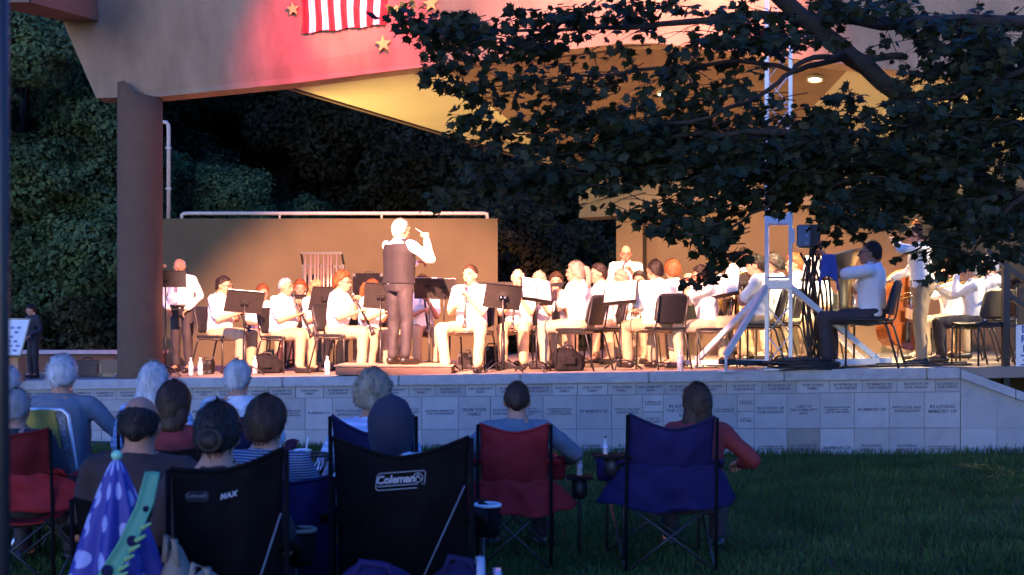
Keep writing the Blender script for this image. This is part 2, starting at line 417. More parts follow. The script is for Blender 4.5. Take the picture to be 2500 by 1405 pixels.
for w, h0, h1 in ((.30, -.262, -.13), (.34, -.40, -.266), (.37, -.655, -.405), (.37, -.655, -.50), (.37, -1.05, -.659), (.37, -1.05, -.659)):
    pass
for i in range(2):
    m = MB(); wq(m, E0 + i * .37 + .004, E0 + i * .37 + .366, -.655, -.33 - .16 * i, -.02, .006); m.build('tile', M_tiles[i], fl)
    m = MB(); wq(m, E0 + i * .37 + .004, E0 + i * .37 + .366, -1.05, -.66, -.02, .008); m.build('tile', M_tiles[2 - i], fl)

# ------------------------------------------------------------------ bandshell roof, column, back walls
roof = thing('bandshell_roof', 'huge folded concrete bandshell roof over the band with red lit fascia', 'roof', (0, 0, 0))
m = MB(); YF = 16.2
bot = [W(235, 240, YF), W(395, 236, YF), W(705, 205, YF), W(1040, 163, YF), W(1500, 108, YF)]
apex = Vector((1.9, YF, 5.22)); rt = Vector((9.6, YF, 4.35))
top = [Vector((10.6, YF - .25, 7.2)), Vector((-6.6, YF - .25, 7.2))]
pl = bot + [apex, rt] + top
m.slab(pl, (0, .34, 0)); m.build('fascia', M_concrete, roof)
m = MB()
def brd(p, q, w, h): m.slab([p, p + Vector((w, 0, 0)), q + Vector((w, 0, 0)), q], (0, 0, h))
brd(W(243, 50, YF - .02), W(75, 5, 14.2), -.02, 1.5)
m.slab([W(246, 52, YF - .03), W(75, 6, 14.2), W(-60, 6, 14.2), W(150, 52, YF - .03)], (0, 0, 1.5)); m.build('overhang_beam', M_ceiling, roof)
A = W(690, 207, YF + .34); Vf = W(1085, 172, YF + .34); Vb = W(1400, 415, 22.3); Lb = W(1330, 398, 22.3)
apx = Vector((1.9, YF + .34, 5.24)); Vr = Vector((4.6, YF + .34, 5.02)); Vrb = Vector((4.3, 21.6, 4.30)); Rr = Vector((9.6, YF + .34, 4.4)); Rrb = Vector((7.2, 20.4, 4.25))
Cb = Vector((2.8, 22.2, 4.42))
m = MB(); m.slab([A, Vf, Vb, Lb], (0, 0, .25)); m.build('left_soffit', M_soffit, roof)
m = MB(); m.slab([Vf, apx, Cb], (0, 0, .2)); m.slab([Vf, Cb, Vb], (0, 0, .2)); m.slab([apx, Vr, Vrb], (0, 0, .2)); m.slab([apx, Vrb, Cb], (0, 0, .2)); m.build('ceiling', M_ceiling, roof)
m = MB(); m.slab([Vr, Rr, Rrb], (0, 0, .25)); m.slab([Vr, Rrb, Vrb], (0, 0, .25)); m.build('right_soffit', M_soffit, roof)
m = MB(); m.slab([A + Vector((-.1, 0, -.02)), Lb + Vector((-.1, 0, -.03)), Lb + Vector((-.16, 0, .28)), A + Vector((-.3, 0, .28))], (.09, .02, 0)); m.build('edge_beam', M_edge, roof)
# dark slab standing in for the shadow wedge under the fascia near the valley
m = MB(); m.slab([W(975, 192, 16.8), W(1085, 183, 16.8), W(1105, 205, 17.3), W(1060, 200, 17.2)], (0, 0, .05)); m.build('shade_wedge', M_edge, roof)

colm = thing('concrete_column', 'thick round concrete column holding up the left corner of the roof', 'column', (W(342, 0, 16.30).x, 16.30, 0))
m = MB(); rad = .290; nn = 40; rings = []
zb, zt = FL(-5) - .2, W(0, 203, 16.2).z
for q in range(13):
    ring = []
    for j in range(nn):
        th = 2 * math.pi * j / nn; x, y = rad * math.cos(th), rad * math.sin(th)
        t = zt - max(0, min(1, (x + .13) / .09)) * .16 - max(0, x + .04) * .12
        ring.append((x, y, zb + (t - zb) * q / 12))
    rings.append(ring)
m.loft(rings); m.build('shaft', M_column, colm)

bw = thing('back_wall', 'long tan stage back wall with pale rail along its top at left', 'wall', (0, 0, 0))
m = MB(); YB = 22.0; zt = W(0, 534, YB).z
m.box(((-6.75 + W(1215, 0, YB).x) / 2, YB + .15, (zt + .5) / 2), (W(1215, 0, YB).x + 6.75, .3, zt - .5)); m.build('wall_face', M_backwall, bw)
m = MB(); p = [W(440, 534, YB), W(440, 524, YB), W(444, 521, YB), W(452, 520, YB), W(1180, 520, YB), W(1188, 521, YB), W(1190, 534, YB)]
m.tube([q + Vector((0, .12, 0)) for q in p], .034, 10)
for px in (680, 930): m.tube([W(px, 534, YB) + Vector((0, .12, 0)), W(px, 520, YB) + Vector((0, .12, 0))], .02, 8)
m.build('top_rail', M_pipe, bw)
pp = thing('vertical_pipe', 'pale bent pipe standing against the right side of the round column', 'pipe', W(408, 534, YB) + Vector((0, .1, 0)))
m = MB(); o = W(408, 534, YB); p = [W(408, 534, YB), W(408, 312, YB), W(407, 303, YB), W(402, 297, YB), W(392, 296, YB), W(384, 300, YB)]
m.tube([q - o for q in p], .036, 10); m.build('pipe_run', M_pipe, pp)
for y in (360, 460):
    m = MB(); m.box(W(408, y, YB) - o, (.09, .09, .03)); m.build('pipe_clip', M_pipe, pp)

rw = thing('shell_wall', 'angled tan back wall with cream header beam behind the right half of band', 'wall', (0, 0, 0))
p0, p1 = W(1425, 0, 21.6), W(2600, 0, 18.6); p0.z = p1.z = 0
dr = (p1 - p0); L = dr.length; dr.normalize(); nr = Vector((-dr.y, dr.x, 0))
def rp(t, z, o=0): q = p0 + dr * (t * L) - nr * o; return Vector((q.x, q.y, z))
m = MB(); zb, zt2 = W(0, 535, 21.6).z, W(0, 445, 21.6).z
m.slab([rp(0, zb, .25), rp(1, zb + .15, .25), rp(1, zt2 + .35, .25), rp(0, zt2, .25)], nr * .6); m.build('header_beam', M_beam, rw)
t0 = (W(1512, 0, 21.5).x - p0.x) / (p1.x - p0.x)
m = MB(); m.slab([rp(t0, .5), rp(1, .5), rp(1, zb + .2), rp(t0, zb + .04)], nr * .3); m.build('wall_face', M_backwall, rw)
t1 = (W(1575, 0, 21.4).x - p0.x) / (p1.x - p0.x)
m = MB(); m.slab([rp(t0 + .001, .55, .02), rp(t1, .55, .02), rp(t1, zb, .02), rp(t0 + .001, zb, .02)], -nr * .22); m.build('pilaster', M_backwall, rw)

lw = thing('low_ledge', 'low grey masonry ledge behind the column at far left of stage', 'ledge', W(205, 880, 20.5))
m = MB(); m.box((0, 0, -.15), (2.6, .4, .5)); m.build('ledge_body', M_column, lw)
m = MB(); m.box((0, -.02, .14), (2.7, .5, .06)); m.build('ledge_cap', M_cap, lw)

# flag hung with vertical stripes, bottom edge in view
def flag():
    mr = mat('flag_red', (.55, .02, .03), .7, .1, 9, .1); mw = mat('flag_white', (.8, .78, .76), .7, .03, 9, .1); mb_ = mat('flag_blue', (.02, .03, .16), .7, .1, 9, .1)
    d = YF - .10; x0, x1 = W(738, 0, d).x, W(945, 0, d).x; zb0, zb1 = W(0, 82, d).z, W(0, 61, d).z; Ht = 2.05
    t = thing('hanging_flag', 'stars and stripes flag hung with vertical stripes on the red lit fascia', 'flag', (x0, d, zb0))
    wdt = x1 - x0; m = MB(); NU, NV = 78, 60
    def fn(u, v):
        x = u * wdt + .012 * math.sin(v * 14 + u * 5) * (1 - v); z = v * Ht + (zb1 - zb0) * u * (1 - v) - .01 * math.sin(u * 20)
        y = .014 * math.sin(u * 13 * math.pi * 2 + math.sin(v * 6) * .8) + .012 * noise.noise((u * 7, v * 22, 1.3)) + .008 * noise.noise((u * 22, v * 50, 4.)) - .02
        y += (z) * -.085 * .9
        return (x, y, z)
    m.grid(fn, NU, NV)
    for i in range(len(m.f)):
        u, v = i % NU, i // NU
        s = min(12, u * 13 // NU)
        m.m[i] = 2 if (v > NV * .62 and u < NU * 7 / 13) else (0 if s % 2 == 0 else 1)
    m.build('cloth', [mr, mw, mb_], t, fix=False)
    sm = MB()
    for r in range(9):
        for c in range(5 if r % 2 == 0 else 4):
            u = (.06 + .11 * c + (0 if r % 2 == 0 else .055)) ; v = .66 + r * .036
            p = Vector(fn(u, v)) + Vector((0, -.012, 0)); star(sm, p, .03, .004)
    sm.build('canton_star', mw, t)
    pm = MB(); pm.tube([(-.08, -.17 - .0, Ht + .01), (wdt + .08, -.17, Ht + .01)], .018, 8); pm.build('hanging_rod', M_blackm, t)
def star(mb, c, r, th, rot=0.0):
    P = []
    for i in range(10):
        a = math.pi / 2 + i * math.pi / 5 + rot; q = r if i % 2 == 0 else r * .42; P.append((q * math.cos(a), q * math.sin(a)))
    Mx = Matrix.Translation(c) @ Matrix.Rotation(R(90), 4, 'X'); mb.prism(P, th, Mx)
flag()
M_star = mat('gold_star', (.62, .66, .14), .5, .06)
for px, py, r, lab in ((712, 17, 17, 'gold star left of the hanging flag'), (933, 101, 21, 'gold star below the right corner of the hanging flag'),
                       (1050, 4, 20, 'gold star right of the flag, cut off by the top of the picture')):
    m = MB(); c = W(px, py, YF - .25); c.y = YF - .02 - (c.z - 4.4) * .09; star(m, Vector((0, 0, 0)), r / F * YF, .03, .1)
    o = m.build('wall_star', M_star); o.location = c; o.rotation_euler = (R(5), 0, 0); tag(o, lab, 'star', 'gold stars on the fascia')

# ------------------------------------------------------------------ lamps of the place
def spot(name, loc, target, energy, color, size, blend=.3, rad=.06, parent=None):
    l = bpy.data.lights.new(name, 'SPOT'); l.energy = energy; l.color = color; l.spot_size = R(size); l.spot_blend = blend; l.shadow_soft_size = rad
    o = bpy.data.objects.new(name, l); COL.objects.link(o); o.location = loc
    o.rotation_euler = (Vector(target) - Vector(loc)).to_track_quat('-Z', 'Y').to_euler(); return o
M_bulb = mat('lamp_lens', (.9, .85, .8), .2, .02, emit=(1, .8, .6), estr=2)
def fixture(loc, target, label, group='stage lanterns'):   # a black lantern with a lens; its light sits just in front
    q = (Vector(target) - Vector(loc)).to_track_quat('-Z', 'Y')
    t = thing('stage_lantern', label, 'stage light', loc, 0, group); t.rotation_mode = 'QUATERNION'; t.rotation_quaternion = q
    m = MB(); m.lathe([(.02, .34), (.09, .32), (.10, .05), (.125, .0), (.115, .0), (.09, .06), (.02, .08)], n=18); m.build('lantern_body', M_blackm, t)
    m = MB(); m.lathe([(.0, .03), (.085, .03), (.085, .05), (.0, .055)], n=18); m.build('lens', M_bulb, t)
    m = MB(); m.tube([(-.13, 0, .18), (-.13, .12, .2), (0, .16, .2), (.13, .12, .2), (.13, 0, .18)], .012, 6); m.build('yoke', M_blackm, t)
    return Vector(loc) + (Vector(target) - Vector(loc)).normalized() * .14
def lamp(loc, target, label, **k):
    p = fixture(loc, target, label); return spot('lantern_light', p, target, **k)
PINK = (1.0, .43, .285); WARM = (1.0, .62, .28)
# lanterns on a front-of-house pole outside the frame at left, with black plates cutting their light along the stage edge
pole = Vector((-4.6, 8.8, 5.2))
pt = thing('lighting_pole', 'black lighting pole with a long arm on the lawn left of the audience', 'pole', (pole.x, pole.y, 0))
m = MB(); m.tube([(0, 0, -.1), (0, 0, 5.7)], .06, 10); m.tube([(-.3, 0, 5.5), (3.1, 0, 5.5)], .03, 8); m.tube([(0, 0, 4.7), (1.6, 0, 5.48)], .02, 8); m.build('pole_shaft', M_blackm, pt)
PL1, TG1 = Vector((-1.8, 8.9, 5.2)), Vector((-2.05, 17.0, 1.85))
PL2, TG2 = Vector((-2.9, 8.9, 5.2)), Vector((1.6, 16.6, 1.7))
lamp(PL1, TG1, 'black stage lantern at the end of the pole arm, aimed at the clarinets', energy=6800, color=PINK, size=38, blend=.45, rad=.012)
lamp(PL2, TG2, 'black stage lantern halfway along the pole arm, aimed at the middle of the band', energy=4800, color=PINK, size=36, blend=.5, rad=.012)
# plate added out of view to keep the wall and the lawn out of the beam
def flagplate(L, label):
    a, b = wp(-6.5, .07, -.14), wp(6.0, .07, -.14)
    da, db = (a - L).normalized(), (b - L).normalized(); nrm = da.cross(db).normalized()
    if nrm.z > 0: nrm = -nrm
    pa, pb = L + da * .62, L + db * .62
    ex = (pb - pa).normalized() * .25
    m = MB(); m.slab([pa - ex, pb + ex, pb + ex + nrm * .3, pa - ex + nrm * .3], (da + db).normalized() * .006)
    tag(m.build('beam_cutter', M_black), label, 'barn door')
for Lp, tgt, nm in ((PL1, TG1, 'the clarinet lantern'), (PL2, TG2, 'the mid band lantern')):
    flagplate(Lp + (tgt - Lp).normalized() * .14, 'added black plate cutting the beam of ' + nm + ' on the pole arm')

# ------------------------------------------------------------------ people
def person(label, px, d, ytop, face, seated=True, floor=None, cat='person', group='band musicians on the stage', lean=4, look=(0, 6),
           hands=((-.14, .30, .66), (.14, .30, .66)), poles=None, shirt=None, sleeve='short', pants=None, shoes=None, hair=('short', None), skin=None,
           fem=False, belly=0.0, glasses=False, tie=False, vest=False, kw=.13, aw=.13, foot=0.0, vox=.014, H=None, beard=False, curl=(.5, .5), belt=False, legs=True, hood=None, stripe=None, sink=0.0):
    skin = skin or M_skin[0]; shirt = shirt or M_shirt[0]; pants = pants or M_khaki[0]; shoes = shoes or M_shoe
    X = (px - CX) / F * d; base = FL(X) if floor is None else floor
    nom = (1.25 if seated else 1.67) - sink
    if H is None: H = EYE + (HY - ytop) / F * d - base
    s = H / nom; rz = -R(face)
    P0 = (.53 if seated else .93) - sink; ln = R(lean)
    off = .66 * math.sin(ln) * s
    loc = Vector((X, d, base)) - Matrix.Rotation(rz, 3, 'Z') @ Vector((0, off, 0))
    T = thing('person', label, cat, loc, rz, group, s)
    pel = Vector((0, 0, P0)); U = Vector((0, math.sin(ln), math.cos(ln))); Fw = Vector((0, math.cos(ln), -math.sin(ln)))
    def sp(x, t, y=0.0): return pel + Vector((x, 0, 0)) + U * t + Fw * y
    sw = .155 if fem else .18
    SPEC = [(-.10, .135, .10, 0), (-.02, .168, .125, 0), (.08, .150 + belly * .3, .118 + belly * .6, belly * .5), (.17, .148 + belly * .4, .115 + belly, belly * .7),
            (.27, .158 + belly * .2, .118 + belly * .4, .008), (.36, .165 if not fem else .148, .116, 0), (.44, sw * .80, .10, -.008), (.475, .092, .075, -.008), (.52, .06, .06, -.002)]
    if fem: SPEC[2] = (.08, .135 + belly * .3, .108 + belly * .6, belly * .5); SPEC[5] = (.35, .145, .128, .012)
    def torso(mb, t0, t1, inf):
        rows = [r for r in SPEC if t0 <= r[0] <= t1]; rings = []
        for t, hw, hd, yo in rows:
            ring = []
            for j in range(18):
                a = 2 * math.pi * j / 18; ca, sa = math.cos(a), math.sin(a)
                ring.append(sp((hw + inf) * math.copysign(abs(ca) ** .8, ca), t, yo + (hd + inf) * math.copysign(abs(sa) ** .8, sa)))
            rings.append(ring)
        mb.loft(rings)
    # head
    hc = sp(0, .605, .028); HR = Matrix.Rotation(-R(look[0]), 3, 'Z') @ Matrix.Rotation(-R(look[1]), 3, 'X')
    def hp(x, y, z): return hc + HR @ Vector((x, y, z))
    B = MB(); torso(B, -.2, .6, 0)
    B.cap(sp(-.09, .425), sp(.09, .425), .062, .062, 10)
    B.cap(sp(0, .42, -.014), hp(0, -.014, -.055), .066, .056, 12); B.cap(sp(-.07, .43, -.01), hp(0, -.02, -.09), .05, .045, 8); B.cap(sp(.07, .43, -.01), hp(0, -.02, -.09), .05, .045, 8)
    B.ell(hp(0, -.005, .016), (.074, .096, .100), HR, 18, 12)
    B.ell(hp(0, .028, -.042), (.058, .066, .074), HR, 16, 10); B.ell(hp(0, .066, -.092), (.028, .026, .023), HR, 10, 7)
    B.cap(hp(0, .094, .012), hp(0, .112, -.028), .011, .016, 8); B.cap(hp(-.036, .080, .026), hp(.036, .080, .026), .015, .015, 8)
    for sx in (-1, 1):
        B.ell(hp(sx * .077, -.006, -.008), (.013, .024, .034), HR @ Matrix.Rotation(R(sx * 18), 3, 'Z'), 10, 7)
        B.ell(hp(sx * .036, .066, -.028), (.024, .022, .024), HR, 8, 6)
    B.cap(hp(-.020, .089, -.066), hp(.020, .089, -.066), .010, .010, 8)
    X2 = MB()
    for sx in (-1, 1):
        X2.ell(hp(sx * .031, .087, .006), (.0145, .010, .0085), HR, 10, 6, m=1); X2.ell(hp(sx * .031, .0955, .006), (.009, .0035, .0085), HR, 8, 5, m=2)
        X2.tube([hp(sx * .012, .100, .026), hp(sx * .032, .0995, .032), hp(sx * .053, .088, .026)], .0062, 5, m=2)
    X2.cap(hp(-.019, .0995, -.062), hp(.019, .0995, -.062), .0042, .0042, 6, m=3); X2.cap(hp(-.015, .0985, -.070), hp(.015, .0985, -.070), .0052, .0052, 6, m=3)
    SH, PT = MB(), MB()
    torso(SH, -.05, .49, .017); SH.cap(sp(-.085, .425), sp(.085, .425), .076, .076, 10)
    cr = [sp(.070 * math.cos(a * math.pi / 6), .486 - .018 * math.sin(a * math.pi / 6), -.006 + .070 * math.sin(a * math.pi / 6)) for a in range(12)]
    SH.tube(cr, .014, 7, closed=True)
    wr = []
    for i, sx in enumerate((-1, 1)):
        S = sp(sx * sw, .425); B.cap(sp(sx * .08, .42), S, .058, .052, 10); SH.cap(sp(sx * .08, .42), S, .074, .066, 10)
        Wt = Vector(hands[i]); l1, l2 = .285, .255; dv = Wt - S; dl = min(dv.length, l1 + l2 - .004)
        dn = dv.normalized(); Wt = S + dn * dl
        a = (l1 * l1 - l2 * l2 + dl * dl) / (2 * dl); hh = math.sqrt(max(0, l1 * l1 - a * a))
        pv = Vector((poles[i] if poles else (sx * .55, -.35, -1.0))); pv = (pv - dn * pv.dot(dn)).normalized()
        E = S + dn * a + pv * hh
        B.cap(S, E, .049, .040, 10); B.cap(E, Wt, .040, .027, 10)
        if sleeve == 'short':
            q = S + (E - S) * .78; SH.cap(S, q, .066, .064, 12)
        else:
            SH.cap(S, E, .064, .055, 12); SH.cap(E, E + (Wt - E) * .93, .055, .042, 12)
        # hand: palm, four bent fingers and a thumb
        hd = (Wt - E).normalized(); tow = Vector((-sx, .25, 0)); lat = hd.cross(Vector((0, 0, 1))); lat = lat.normalized() if lat.length > .1 else Vector((1, 0, 0))
        pn = lat.cross(hd).normalized()
        if pn.z > 0: pn = -pn
        pc = Wt + hd * .05
        for q in (-.022, 0, .022): B.cap(Wt + lat * q * .6, Wt + hd * .082 + lat * q * 1.25, .018, .0165, 8)
        cu = curl[i]
        for q, (lo, ll) in enumerate(((-.030, .066), (-.010, .076), (.011, .072), (.030, .056))):
            p0 = Wt + hd * .076 + lat * lo; d1 = (hd * math.cos(cu) + pn * math.sin(cu)); d2 = (hd * math.cos(cu * 2.3) + pn * math.sin(cu * 2.3))
            p1 = p0 + d1 * ll * .55; p2 = p1 + d2 * ll * .45; X2.cap(p0, p1, .0092, .0088, 6); X2.cap(p1, p2, .0088, .0072, 6)
        ts = lat * (-.026 * (1 if lat.x * sx < 0 else -1) * -1)
        t0 = Wt + hd * .03 + ts; t1 = t0 + (hd * .7 + ts.normalized() * .7) * .036 + pn * .012; X2.cap(t0, t1, .0115, .010, 6); X2.cap(t1, t1 + hd * .028 + pn * .01, .010, .008, 6)
        wr.append(Wt + hd * .06)
    SO = MB()
    PR = [r for r in SPEC if r[0] <= .05]; rings = []
    for t, hw, hd_, yo in [(-.105, .12, .095, 0)] + PR + [(.055, .156, .122 + belly * .5, belly * .4)]:
        rings.append([sp((hw + .017) * math.copysign(abs(math.cos(a)) ** .8, math.cos(a)), t, yo + (hd_ + .017) * math.copysign(abs(math.sin(a)) ** .8, math.sin(a))) for a in [2 * math.pi * j / 18 for j in range(18)]])
    PT.loft(rings)
    for sx in (-1, 1):
        Hj = pel + Vector((sx * .088, 0, -.02))
        if seated: K = Vector((sx * kw, .43, .50)); A = Vector((sx * aw, .40 + foot, .095))
        else: K = Vector((sx * (.095 + .3 * (kw - .13)), .03, .50)); A = Vector((sx * (.10 + (aw - .13)), foot * sx, .095))
        B.cap(Hj, K, .086, .057, 12); B.cap(K, A, .056, .036, 12); B.cap(A, A + Vector((sx * .015, .14, -.055)), .036, .026, 10)
        PT.cap(Hj, K, .101, .073, 14); PT.cap(K, A + Vector((0, 0, .02)), .073, .060, 14)
        so = MB(); so.cap(A + Vector((0, -.035, -.048)), A + Vector((sx * .025, .175, -.062)), .047, .036, 12)
        so.v = [(x, y, max(z, .003)) for x, y, z in so.v]; so.build('shoe', shoes, T)
    soft('body', B, [skin, M_eye, M_pupil, M_lip], T, vox * .85, X2, 0, smooth=2)
    soft('shirt', SH, [shirt] if stripe is None else [stripe], T, vox * 1.15, None, .011, 10)
    soft('trousers', PT, [pants], T, vox * 1.15, None, .010, 9)
    m = MB()                                            # shirt collar: a band and two points
    m.grid(lambda u, v: sp((.068 + .012 * v) * math.sin(R(-140 + 280 * u)), .512 - .030 * v + .014 * -math.cos(R(-140 + 280 * u)) * -1 * (1 - v) * 0 - .012 * math.cos(R(180 - abs(-140 + 280 * u))) * -1, -.006 - (.068 + .012 * v) * math.cos(R(-140 + 280 * u))), 22, 2, thick=.004)
    for sx in (-1, 1):
        q = [sp(sx * .044, .500, .050), sp(sx * .014, .478, .080), sp(sx * .046, .425, .112), sp(sx * .082, .462, .070)]
        m.add(q + [w + Fw * .006 + U * .004 for w in q], [(0, 1, 2, 3), (7, 6, 5, 4), (0, 4, 5, 1), (1, 5, 6, 2), (2, 6, 7, 3), (3, 7, 4, 0)], 0, False)
    m.build('collar', shirt, T)
    if belt:
        m = MB(); rings = []
        for t in (.035, .07): rings.append([sp((.160 + .022) * math.cos(a), t, belly * .4 + (.122 + belly * .55 + .024) * math.sin(a)) for a in [2 * math.pi * j / 20 for j in range(20)]])
        m.loft(rings); m.build('belt', M_shoe, T)
    if vest:
        V = MB(); torso(V, -.03, .44, .030); V.cap(sp(-.10, .425), sp(.10, .425), .084, .084, 10)
        soft('vest', V, [M_vest], T, vox * 1.1, None, .004, 9)
    if tie:
        m = MB(); q = [(-.018, .47), (.018, .47), (.030, .10), (0, .05), (-.030, .10)]
        for x, t in q: m.v.append(tuple(sp(x, t, .12 + belly * (1 - abs(t - .2) * 2.2) + .035 - max(0, t - .36) * .45)))
        for x, t in q: m.v.append(tuple(sp(x, t, .128 + belly * (1 - abs(t - .2) * 2.2) + .035 - max(0, t - .36) * .45)))
        m.f = [(0, 1, 2, 3, 4), (9, 8, 7, 6, 5)] + [(i, (i + 1) % 5, 5 + (i + 1) % 5, 5 + i) for i in range(5)]; m.m = [0] * 7; m.sm = [False] * 7
        m.build('tie', M_tie, T)
    if glasses:
        m = MB()
        for sx in (-1, 1):
            m.tube([hp(sx * .033 + .021 * math.cos(a), .109, .004 + .016 * math.sin(a)) for a in [2 * math.pi * j / 12 for j in range(12)]], .0026, 5, closed=True)
            m.tube([hp(sx * .054, .106, .008), hp(sx * .076, .06, .01), hp(sx * .082, -.01, .01)], .0024, 5)
        m.tube([hp(-.012, .110, .008), hp(.012, .110, .008)], .0024, 5); m.build('glasses', M_black, T)
    # hair: a shell that dips under the skin along the hairline
    sty, hm = hair; hm = hm or H_brown
    if sty != 'none':
        bald = sty == 'bald'; curly = sty in ('curly', 'wavy'); th = {'short': .012, 'crop': .007, 'curly': .028, 'wavy': .021, 'long': .020, 'pony': .015, 'bun': .016, 'bald': .009, 'full': .026, 'bob': .024}.get(sty, .016)
        sd = random.random() * 30; vs = []; SEG, RG = 40, 26; HV = []
        def zl(ny):
            xs = [-1, -.6, -.15, .25, .6, 1.0]; zs = [-.72, -.62, -.38, .12, .50, .64]
            if sty in ('long', 'bob', 'pony'): zs = [-.95, -.9, -.62, -.05, .45, .60]
            if sty in ('crop', 'bald'): zs = [-.55, -.5, -.35, .1, .5, .66]
            return float(np.interp(ny, xs, zs))
        for i in range(RG + 1):
            ph = math.pi * i / RG
            for j in range(SEG):
                a = 2 * math.pi * j / SEG; n_ = Vector((math.sin(ph) * math.cos(a), math.sin(ph) * math.sin(a), math.cos(ph)))
                e = n_.z - zl(n_.y); k = min(1, max(0, (e + .14) / .32)); k = k * k * (3 - 2 * k)
                t = -.016 + (th + .016) * k
                kb = 0
                if bald: kb = min(1, max(0, (n_.z - .18 + .3 * n_.y) / .3)); t = t * (1 - kb) - .02 * kb
                amp = .022 if sty == 'curly' else .010 if sty == 'wavy' else .006
                t += k * amp * (noise.noise(n_ * (6 if curly else 4) + Vector((sd, 0, 0))) + .6 * noise.noise(n_ * 14 + Vector((0, sd, 0))) + .35 * noise.noise(Vector((n_.x * 40, n_.y * 40, n_.z * 9)) ))
                r = Vector(((.076 + t) * n_.x, (.098 + t) * n_.y, (.103 + t) * n_.z)); hx = 1.0
                if n_.z < 0:
                    hd2 = max(.25, math.hypot(n_.x, n_.y)); hx = hd2 ** -.45; r.z *= 1.0 + .28 * min(1, max(0, -n_.y + .3))
                r = Vector((r.x * hx, r.y * (hx if n_.y < 0 else 1), r.z)); vs.append(hp(r.x, r.y - .005, r.z + .016))
                if k > .75 and not (bald and kb > .3): HV.append((r, n_))
        m = MB(); fs = []
        for i in range(RG):
            for j in range(SEG): fs.append((i * SEG + j, i * SEG + (j + 1) % SEG, (i + 1) * SEG + (j + 1) % SEG, (i + 1) * SEG + j))
        m.add(vs, fs)
        if sty in ('long', 'bob'):
            Ln = .34 if sty == 'long' else .16; rings = []
            for q in range(10):
                z = .03 - (Ln + .03) * q / 9; wv = .012 * noise.noise((q * .6, sd, 0)); w = (.092 - .03 * (q / 9) ** 2 + (.012 if 2 < q < 7 else 0)); dp = .062 - .02 * q / 9
                if q == 9: w *= .6; dp *= .5
                rings.append([hp(w * math.cos(b) * (1 + .05 * noise.noise((b * 3, q * .5, sd))) + wv, -.050 - .02 * q / 9 + dp * math.sin(b), z) for b in [2 * math.pi * j / 24 for j in range(24)]])
            m.loft(rings)
        if sty == 'pony':
            pts = [hp(0, -.10, .05), hp(0, -.135, .03), hp(.006, -.155, -.04), hp(0, -.150, -.12), hp(-.01, -.135, -.19), hp(-.012, -.12, -.235)]
            m.tube(pts, [.022, .032, .040, .036, .026, .006], 12)
        if sty == 'bun':
            m.ell(hp(0, -.118, -.02), (.048, .036, .046), HR, 14, 10)
            m.tube([hp(.042 * math.cos(b), -.128, -.02 + .040 * math.sin(b)) for b in [2 * math.pi * j / 14 for j in range(14)]], .013, 7, closed=True)
        for q in range((900 if vox < .0125 else 350) if HV else 0):           # loose strands give the outline a fringe
            r, n_ = HV[int(random.random() * len(HV))]
            dn2 = Vector((n_.x * .3, -.25 + n_.y * .3, -1)) if not curly else Vector((random.gauss(0, 1), random.gauss(0, 1), random.gauss(-.4, 1)))
            dn2 = (dn2 - n_ * dn2.dot(n_)).normalized() + Vector((random.gauss(0, .25), random.gauss(0, .25), random.gauss(0, .2)))
            ln2 = random.uniform(.018, .045) * (.6 if sty in ('crop', 'bald') else 1); lift = random.uniform(.0, .35) * (1.5 if curly else .7)
            sdv = n_.cross(dn2); sdv = sdv.normalized() * .0016 if sdv.length > 1e-4 else Vector((.0016, 0, 0))
            base = r - n_ * .002; mid = base + dn2 * ln2 * .5 + n_ * lift * ln2 * .6; tipp = base + dn2 * ln2 + n_ * lift * ln2 * .7
            m.add([hp(*(base - sdv + Vector((0, -.005, .016)))), hp(*(base + sdv + Vector((0, -.005, .016)))), hp(*(mid + sdv + Vector((0, -.005, .016)))), hp(*(mid - sdv + Vector((0, -.005, .016)))), hp(*(tipp + Vector((0, -.005, .016))))], [(0, 1, 2, 3), (3, 2, 4)])
        m.build('hair', hm, T, fix=False)
    if beard:
        m = MB(); m.ell(hp(0, .072, -.098), (.034, .030, .026), HR, 12, 8); m.tube([hp(-.026, .094, -.085), hp(-.024, .104, -.056), hp(.024, .104, -.056), hp(.026, .094, -.085)], .007, 6); m.build('beard', H_dark, T)
    if hood:
        m = MB(); vs = []; SEG, RG = 32, 20
        for i in range(RG + 1):
            ph = math.pi * i / RG
            for j in range(SEG):
                a = 2 * math.pi * j / SEG; n_ = Vector((math.sin(ph) * math.cos(a), math.sin(ph) * math.sin(a), math.cos(ph)))
                fr = max(0, n_.y - .25); t = .034 - .09 * fr + .006 * noise.noise(n_ * 3) + (.006 if abs(n_.x) < .06 else 0)
                vs.append(hp((.078 + t) * n_.x, (.10 + t) * n_.y - .008, (.106 + t) * n_.z * (1.0 if n_.z > 0 else 1.45) + .012))
        fs = [(i * SEG + j, i * SEG + (j + 1) % SEG, (i + 1) * SEG + (j + 1) % SEG, (i + 1) * SEG + j) for i in range(RG) for j in range(SEG)]
        m.add(vs, fs); m.build('hood', hood, T, fix=False)
    Mw = Matrix.Translation(loc) @ Matrix.Rotation(rz, 4, 'Z') @ Matrix.Scale(s, 4)
    return dict(T=T, M=Mw, mouth=Mw @ hp(0, .108, -.068), s=s, loc=loc, rz=rz, wr=[Mw @ w for w in wr], hp=lambda x, y, z: Mw @ hp(x, y, z))

